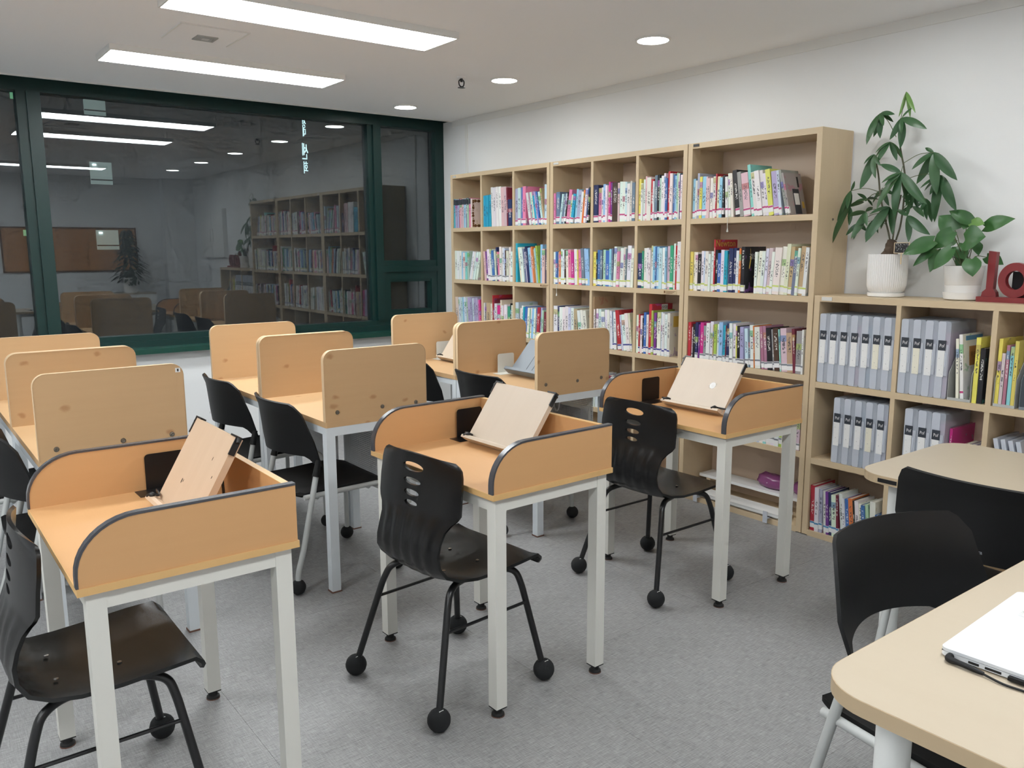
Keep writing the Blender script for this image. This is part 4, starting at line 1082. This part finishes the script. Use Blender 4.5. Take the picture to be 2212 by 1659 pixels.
mag_holder(1.688, .098, 'grey magazine holder with a leaning white calendar book', 'greymetal')
mag_holder(1.497, .085, 'grey magazine holder filled with bright thin books', 'greymetal')
mag_holder(1.395, .095, 'dark green-grey magazine holder at the picture edge', 'steelgrey')
zz = SL[1] + .0032
g2 = 'books kept in or beside the magazine holders'
book(1.655, zz, .012, .27, .19, R(-4), 'w', XF + .016, 'thin grey-white booklet leaning inside the grey magazine holder', g2, None)
o = book(1.635, zz, .014, .29, .20, R(-5), 'w', XF + .014, 'white book with an orange cover panel leaning in the grey magazine holder', g2, 'pink')
p = bx('cover_panel', plain('orange_cover_panel', (.42, .20, .06), .5), o, .06, .165, -.0146, -.0140, .15, .235)
text('cover_title', '\uc704\uc548\ub4e4', .030, 'darkprint', p, (.112, -.0149, .195), FACE_NY, .0001)
bx('cover_stripe', 'band_blue', o, .03, .19, -.0146, -.0140, .262, .282)
book(1.585, SL[1] + .0007, .018, .285, .20, 0, 'y', XF + .010, 'yellow and white book between the magazine holder and the partition', g2, None)
book(1.565, SL[1] + .0007, .020, .24, .19, 0, 'k', XF + .012, 'black book squeezed against the low bookcase partition', g2, None)
for i, (c_, th_, h_, lb) in enumerate((('y', .014, .285, 'first yellow book in the filled magazine holder'), ('P', .013, .225, 'peach book in the filled magazine holder'), ('u', .012, .26, 'purple-pink thin book in the filled magazine holder'), ('T', .014, .255, 'mint thin book in the filled magazine holder'), ('y', .014, .28, 'second yellow book in the filled magazine holder, past the mint one'))):
    book(1.4945 - i * .0158, zz, th_, h_, .20, 0, c_, XF + .012, lb, g2, None)
z2 = SL[2] + .0007
g3 = 'books on the middle shelf of the low bookcase'
o = book(1.682, z2, .012, .26, .22, 0, 'm', XF + .05, 'magenta fronted book beside the three file boxes', g3, None)
for i, (c_, th_, h_, lb) in enumerate((('c', .018, .20, 'cream book next to the magenta fronted one'), ('V', .020, .20, 'first white-lavender book beside the partition'), ('V', .018, .20, 'second white-lavender book beside the partition'), ('e', .012, .20, 'pale blue thin book against the partition'))):
    book(1.618 - i * .0225, z2, th_, h_, .16, 0, c_, XF + .014, lb, g3, None)
for i in range(4):
    t = thing('clear_file', '%s clear plastic sleeve file leaning at the picture edge' % ORD[i], 'file', (XF + .02, 1.43 - i * .030, z2), 0, 'leaning clear files')
    o = bx('sleeve', 'sleeve', t, 0, .22, -.018, 0, 0, .26); o.rotation_euler = (R(-13), 0, 0)
    o = bx('sheet', 'white', t, .008, .215, -.012, -.006, .004, .25); o.rotation_euler = (R(-13), 0, 0)

# ------------------------------------------------------------------ bottom shelf of the undivided bookcase
wb = thing('whiteboard_tray', 'white plastic board lying in the bottom shelf with two clear clips', 'board', (XF, 2.43, 0.0308))
b = nb(); prism(b, rrect(.0, .13, .07, .72, .015, 3), 'Z', .012, .022); o = obj('board', b, 'white', wb, True, 0)
b = nb(); box(b, .0, .006, .085, .705, .022, .030); obj('rim', b, 'alu', wb)
for yy in (.135, .62):
    b = nb(); box(b, -.022, -.019, yy, yy + .028, -.024, .040); box(b, -.022, .012, yy, yy + .028, .0004, .0022); obj('clip', b, 'sleeve', wb)
bx('spacer', 'white', wb, .02, .12, .10, .70, 0, .012)
w2 = thing('white_shelf_board', 'white board lying above the plastic tray under the purple pouches', 'board', (XF, 2.405, 0.031))
bx('board', 'white', w2, .135, .262, .02, .76, .085, .102)
for yy in (.06, .68): bx('support', 'maple_y', w2, .14, .26, yy, yy + .03, 0, .085)
for i, (yy, ln, lb) in enumerate(((2.585, .205, 'shiny purple see-through pouch on the bottom shelf'), (2.425, .13, 'smaller purple pouch beside the upright of the undivided bookcase'))):
    t = thing('pencil_pouch', lb, 'pouch', (XF + .195, yy, .135), 0, 'purple pouches')
    b = nb(); bmesh.ops.create_icosphere(b, subdivisions=3, radius=1)
    for v_ in b.verts:
        n_ = 1 + .10 * math.sin(9 * v_.co.x + 3) * math.sin(11 * v_.co.y + i) + .06 * math.sin(17 * v_.co.z)
        v_.co = Vector((.042 * n_ * v_.co.x, ln / 2 * n_ * v_.co.y + ln / 2, max(-.0, .044 * n_ * (v_.co.z + .9))))
    obj('pouch', b, 'pinkbag', t, 'all')
    b = nb(); tube(b, [(-.042, ln * .55, .034), (0, ln * .55, .073), (.042, ln * .55, .034)], .004, 6); obj('zip', b, 'alu', t, True)

# ------------------------------------------------------------------ plants on the low bookcase
def leaf(parent, base, tip, wid, mat, droop=0.25, heart=False, fold=0.15, side=None):
    base, tip = Vector(base), Vector(tip); ax = tip - base; L = ax.length
    d = ax.normalized(); s_ = d.cross(Vector((0, 0, 1)))
    if side is not None: s_ = side
    if s_.length < .2: s_ = Vector((0.3, 1, 0)).cross(d)
    s_.normalize(); n_ = s_.cross(d)
    if n_.z < 0: n_ = -n_
    K = 11 if heart else 8; b = nb(); rows = []
    for k_ in range(K + 1):
        t_ = k_ / K
        if heart:
            HP = [(0, .50), (.1, .86), (.25, 1.0), (.45, .95), (.62, .78), (.78, .50), (.9, .24), (1, .01)]
            for (ta, wa_), (tb_, wb_) in zip(HP, HP[1:]):
                if ta <= t_ <= tb_ + 1e-6: w_ = wid * .5 * (wa_ + (wb_ - wa_) * (t_ - ta) / (tb_ - ta))
        else: w_ = wid * .5 * (math.sin(math.pi * min(1, t_ * .93 + .05)) ** .8) * (1 - .15 * t_) if t_ < 1 else .0006
        if k_ == 0 and not heart: w_ = wid * .05
        c_ = base + ax * t_ + n_ * (L * droop * 4 * t_ * (1 - t_) * .5)
        back = -L * .12 if heart and k_ == 0 else 0
        rows.append([b.verts.new(c_ + s_ * w_ * e_ + n_ * (abs(e_) * w_ * fold) + d * (back * abs(e_))) for e_ in (-1, -.5, 0, .5, 1)])
    for a_, c_ in zip(rows, rows[1:]):
        for j in range(4): b.faces.new((a_[j], a_[j + 1], c_[j + 1], c_[j]))
    return obj('leaf', b, mat, parent, 'all')
SC = 0.00225 / 3.318   # metres per crop pixel at the plants
def cp(cx_, cy_, X):   # crop pixel -> point at depth X on the low bookcase
    k_ = X / 3.86
    px, py = 1740 + cx_ / 3.318, 180 + cy_ / 3.318
    d_ = CR * ((px - 1106) / 1778.5) - CU * ((py - 829.5) / 1778.5) + fwd
    return Vector((0, 0, 1.48)) + d_ * (X / d_.x)
def loc_of(p, o): return p - o
mt = thing('money_tree', 'tall money tree with drooping leaf fans in a fluted white pot', 'potted plant', (3.868, 2.082, 1.2455))
O1 = Vector(mt.location)
b = nb(); lathe(b, [(.080, .001), (.083, .004), (.083, .020), (.078, .020)], 40); obj('saucer', b, 'pot', mt, True)
b = nb(); lathe(b, [(.070, .020), (.080, .028), (.0885, .055), (.0900, .10), (.0900, .196), (.0905, .203), (.0785, .203), (.0785, .185)], 224, flute=-.028); obj('pot', b, 'pot', mt, True)
b = nb(); lathe(b, [(.084, .170), (.084, .184), (.02, .188)], 28); obj('soil', b, 'soil', mt, True)
Q = lambda x_, y_, X=3.868: cp(x_, y_, X) - O1
b = nb(); tube(b, smooth_path([(0, 0.012, .18), Q(612, 1215), Q(612, 1165), Q(625, 1120)]), [.034] * 5 + [.032] * 4 + [.026] * 3 + [.022] * 3 + [.010], 14); obj('trunk', b, 'bark', mt, True)
stems = [[(605, 1125), (590, 1050), (560, 930), (535, 790), (522, 650), (495, 520)], [(648, 1125), (680, 1020), (700, 880), (714, 700), (705, 600), (690, 520), (678, 430), (685, 250)], [(625, 1120), (640, 1000), (660, 900), (685, 800)]]
for s_ in stems:
    b = nb(); tube(b, smooth_path([Q(*p_) for p_ in s_], 4), .0042, 8); obj('stem', b, 'stemd', mt, True)
clusters = [((480, 985), [(365, 1035), (432, 1130), (520, 1075), (560, 960)], 0, (585, 1020), 3.85), ((765, 770), [(720, 880), (840, 860), (690, 820), (805, 900)], 0, (705, 740), 3.85),
            ((385, 1000), [(290, 1090), (345, 1120), (440, 1060)], 0, (560, 930), 3.87), ((560, 760), [(480, 860), (600, 880), (640, 800), (500, 800)], 0, (535, 790), 3.90),
            ((722, 60), [(668, 240), (750, 245), (788, 212)], 1, (685, 250), 3.87), ((690, 248), [(780, 168), (870, 327), (680, 465), (603, 405)], 0, (682, 330), 3.85),
            ((537, 215), [(640, 222), (630, 278), (437, 440), (535, 395), (487, 385)], 0, (650, 385), 3.87), ((605, 420), [(500, 500), (655, 555), (695, 545), (512, 570)], 0, (690, 540), 3.84),
            ((490, 510), [(418, 580), (388, 760), (503, 682), (540, 590)], 0, (520, 640), 3.83), ((920, 495), [(858, 462), (762, 618), (795, 722), (940, 800), (1088, 695)], 0, (706, 570), 3.90),
            ((685, 640), [(535, 580), (872, 868), (642, 972), (508, 905), (718, 845), (566, 735)], 0, (705, 600), 3.80), ((975, 660), [(822, 752), (925, 995), (1082, 915), (890, 800)], 0, (712, 690), 3.91),
            ((325, 770), [(226, 985), (352, 700), (240, 1000), (300, 900)], 0, (536, 780), 3.86), ((432, 920), [(325, 1112), (300, 955), (442, 1025), (482, 888)], 0, (560, 930), 3.82),
            ((320, 885), [(195, 1145), (250, 960), (420, 850)], 0, (548, 830), 3.86), ((600, 885), [(430, 1140), (455, 940), (622, 1085), (540, 1045), (500, 1010)], 0, (580, 1000), 3.82),
            ((730, 950), [(738, 1138), (655, 905), (893, 1085), (800, 1003), (760, 830)], 0, (690, 940), 3.83), ((870, 830), [(872, 980), (735, 855), (905, 995), (780, 900)], 0, (700, 830), 3.90),
            ((440, 830), [(335, 865), (370, 790), (480, 880), (520, 830)], 0, (540, 800), 3.88), ((770, 880), [(680, 930), (850, 960), (700, 840)], 0, (695, 900), 3.88)]
for (c_, tips, yg, st_, X) in clusters:
    pc = Q(*c_, X); ps_ = Q(*st_, 3.868)
    b = nb(); mid = (pc + ps_) / 2 + Vector((0, 0, .015)); tube(b, smooth_path([ps_, mid, pc], 4), .0016, 6); obj('leaf_stalk', b, 'stem', mt, True)
    for tp in tips + ([(c_[0] + (tips[0][0] - c_[0]) * .5 + (tips[-1][0] - c_[0]) * .55, c_[1] + abs(tips[0][1] - c_[1]) * .45 + abs(tips[-1][1] - c_[1]) * .5)] if not yg else []):
        pt = Q(*tp, X + rnd.uniform(-.045, .025)); L_ = (pt - pc).length
        leaf(mt, pc, pt, min(.050, max(.018, L_ * .29)) * (.55 if yg else 1), 'leafy' if yg else 'leaf', .12, side=Vector((rnd.uniform(-.25, .35), 1, rnd.uniform(-.3, .3))).cross((pt - pc).normalized()).cross((pt - pc).normalized()))
tg = thing('plant_tag', 'little chalkboard name tag stuck in the fluted pot', 'tag', O1 + Q(690, 1180, 3.80))
bx('board', 'tagprint', tg, -.002, .002, -.033, .033, -.022, .022)
b = nb()
for q_ in ((-.036, -.033, -.025, .025), (.033, .036, -.025, .025), (-.033, .033, -.025, -.022), (-.033, .033, .022, .025)): box(b, -.003, .003, *q_)
obj('frame', b, 'maple_z', tg); bx('stake', 'maple_z', tg, -.001, .001, -.003, .003, -.075, -.025)

ht = thing('heart_leaf_plant', 'smaller heart-leaved plant in a plain tapered white pot', 'potted plant', (3.862, 1.724, 1.2455))
O2 = Vector(ht.location)
b = nb(); lathe(b, [(.066, .001), (.074, .006), (.079, .036), (.074, .036), (.070, .028)], 40); obj('saucer', b, 'pot', ht, True)
b = nb(); lathe(b, [(.064, .030), (.070, .034), (.0735, .0655), (.0725, .0665), (.0735, .0675), (.0835, .150), (.0835, .153), (.079, .153), (.077, .135)], 44); obj('pot', b, 'pot', ht, True)
b = nb(); lathe(b, [(.076, .120), (.076, .134), (.02, .138)], 28); obj('soil', b, 'soil', ht, True)
Q2 = lambda x_, y_, X=3.862: cp(x_, y_, X) - O2
leaves = [((1290, 1030), (1505, 970), 95, 3.86), ((1190, 992), (1030, 915), 85, 3.90), ((1072, 1052), (955, 950), 130, 3.90), ((1052, 1062), (922, 1188), 105, 3.80), ((916, 1132), (698, 1228), 105, 3.78),
          ((1145, 1125), (1292, 1100), 165, 3.81), ((1190, 1000), (1285, 1010), 70, 3.84), ((1188, 1262), (1198, 1386), 105, 3.76), ((1300, 1246), (1420, 1300), 85, 3.905), ((1046, 1186), (918, 1336), 85, 3.77),
          ((940, 1196), (890, 1356), 75, 3.79), ((920, 1190), (770, 1312), 55, 3.80), ((1085, 1170), (1150, 1265), 100, 3.85), ((1160, 990), (1130, 1048), 70, 3.91), ((1068, 1115), (970, 1165), 80, 3.88),
          ((1130, 1230), (1090, 1320), 80, 3.88), ((1230, 1150), (1240, 1235), 60, 3.90)]
for i, (ba, tp, wd_, X) in enumerate(leaves):
    pb, pt = Q2(*ba, X), Q2(*tp, X - rnd.uniform(0, .03))
    b = nb(); tube(b, smooth_path([(rnd.uniform(-.02, .02), rnd.uniform(-.02, .02), .130), Q2(1130, 1240) * .5 + pb * .5, pb], 4), .0019, 6); obj('leaf_stalk', b, 'stem', ht, True)
    leaf(ht, pb, pt, wd_ * .000725, 'leafy' if i in (6,) else 'leaf2', .14, True, .18, side=Vector((-.9, -.35, .35)).cross((pt - pb).normalized()))
# red letters
lv = thing('red_letter_sign', 'dark red wooden letters on a slab beside the heart-leaved plant', 'ornament', (3.80, 1.625, 1.2455))
bx('slab', 'red', lv, 0, .06, -.46, .012, 0, .022, bevel=.003)
b = nb(); prism(b, [(-.075, .022), (-.068, .040), (-.040, .055), (-.036, .205), (-.016, .218), (-.016, .218), (.004 - .005, .222), (-.001, .055), (.004, .022)][::-1], 'X', .018, .048)
b.free(); b = nb(); prism(b, [(-.062, .022), (.0, .022), (-.004, .042), (-.018, .055), (-.018, .218), (-.050, .213), (-.047, .055), (-.058, .042)], 'X', .018, .048); obj('letter_l', b, 'red', lv)
def ring(name, cy_, cz_, ro, ri, a0=0, a1=360, bar=False):
    b = nb(); n = 36
    for i in range(n):
        t0, t1 = R(a0 + (a1 - a0) * i / n), R(a0 + (a1 - a0) * (i + 1) / n)
        prism(b, [(cy_ + rr * math.cos(tt), cz_ + rr * math.sin(tt) * 1.12) for rr, tt in ((ro, t0), (ro, t1), (ri, t1), (ri, t0))], 'X', .018, .048)
    if bar: box(b, .019, .047, cy_ - ri, cy_ + ri, cz_ - .012, cz_ + .012)
    bmesh.ops.remove_doubles(b, verts=b.verts, dist=1e-5); obj(name, b, 'red', lv)
ring('letter_o', -.130, .095, .066, .036)
b = nb(); prism(b, [(-.205, .165), (-.232, .165), (-.250, .075), (-.268, .165), (-.300, .165), (-.262, .022), (-.240, .022)], 'X', .018, .048); obj('letter_v', b, 'red', lv)
ring('letter_e', -.370, .095, .066, .036, -320, 0, True)
bk = bx('black_card_stand', 'tagblack', None, 3.885, 3.897, 1.455, 1.53, 1.2455, 1.375); tag(bk, 'small black card standing behind the red letters', 'card')

# two bookmark ribbons hanging from shelves
for (yy, zz, lb) in ((2.915, 1.640, 'thin cream ribbon hanging over the top shelf of the undivided bookcase'), (4.345, 1.232, 'thin cream ribbon with a tassel hanging over the second shelf')):
    b = nb(); tube(b, smooth_path([(XF + .01, yy, zz + .012), (XF - .004, yy, zz + .004), (XF - .005, yy + .002, zz - .03), (XF - .005, yy + .001, zz - .055)], 4), .0016, 6)
    lathe(b, [(.001, 0), (.004, -.010), (.006, -.022)][::-1], 8, (XF - .005, yy + .001, zz - .052))
    tag(obj('bookmark_ribbon', b, 'offwhite', None, True), lb, 'ribbon')

# ------------------------------------------------------------------ what the window mirrors from behind the camera
nbd = thing('notice_board', 'long orange-brown framed board mirrored in the window', 'notice board', (0, Y0, 0))
bx('board', 'cork', nbd, 1.42, 3.15, .001, .014, 1.19, 1.79)
b = nb()
for q_ in ((1.40, 3.17, 1.17, 1.19), (1.40, 3.17, 1.79, 1.81), (1.40, 1.42, 1.19, 1.79), (3.15, 3.17, 1.19, 1.79)): box(b, q_[0], q_[1], .001, .024, q_[2], q_[3])
obj('frame', b, 'darkprint', nbd)
eb = thing('wall_cabinet', 'white wall box mirrored in the window', 'cabinet', (XW, 0, 0))
bx('body', 'white', eb, -.05, 0, -.34, .66, 1.37, 2.06)
for y0, y1 in ((-.335, .155), (.165, .655)):
    p = bx('door', 'trim', eb, -.062, -.05, y0, y1, 1.375, 2.055); bx('handle', 'alu', p, -.072, -.062, (y0 + y1) / 2 + .18 * (1 if y0 < 0 else -1), (y0 + y1) / 2 + .2 * (1 if y0 < 0 else -1), 1.60, 1.78)
fcab = thing('side_cabinet', 'low white cabinet under the mirrored shrub', 'cabinet', (2.95, -0.62, 0))
bx('body', 'white', fcab, -.3, .3, -.2, .2, .03, .84); bx('top', 'pale', fcab, -.31, .31, -.21, .21, .84, .86); bx('plinth', 'rubber', fcab, -.29, .29, -.19, .19, 0, .03)
for a_ in (-.298, .003): 
    p = bx('door', 'trim', fcab, a_, a_ + .295, .2, .215, .04, .83); bx('handle', 'alu', p, a_ + .14, a_ + .155, .215, .235, .55, .68)
sh = thing('potted_shrub', 'dark bushy shrub mirrored in the window', 'potted plant', (2.95, -0.60, 0.8605))
b = nb(); lathe(b, [(.08, 0), (.11, .20), (.115, .22), (.10, .22), (.098, .20)], 28); obj('pot', b, 'pot', sh, True)
b = nb(); lathe(b, [(.096, .18), (.096, .2)], 24); obj('soil', b, 'soil', sh)
b = nb(); tube(b, smooth_path([(0, 0, .18), (.02, .01, .4), (-.01, 0, .62), (.01, 0, .85)]), .009, 8); obj('trunk', b, 'bark', sh, True)
parts_ = []
for i in range(260):
    zz = rnd.uniform(.14, .90); a_ = rnd.uniform(0, 6.28); rr = (.36 - .24 * abs(zz - .33) / .55) * rnd.uniform(.35, 1)
    tip_ = Vector((rr * math.cos(a_), rr * math.sin(a_) * .7, zz - .05)); parts_.append(leaf(sh, tip_ * .35 + Vector((0, 0, zz * .65 + .04)), tip_, .055, 'leafd', .15))
b = nb()
for o in parts_: b.from_mesh(o.data); bpy.data.objects.remove(o)
fo = obj('foliage', b, 'leafd', sh, 'all'); fo['kind'] = 'stuff'
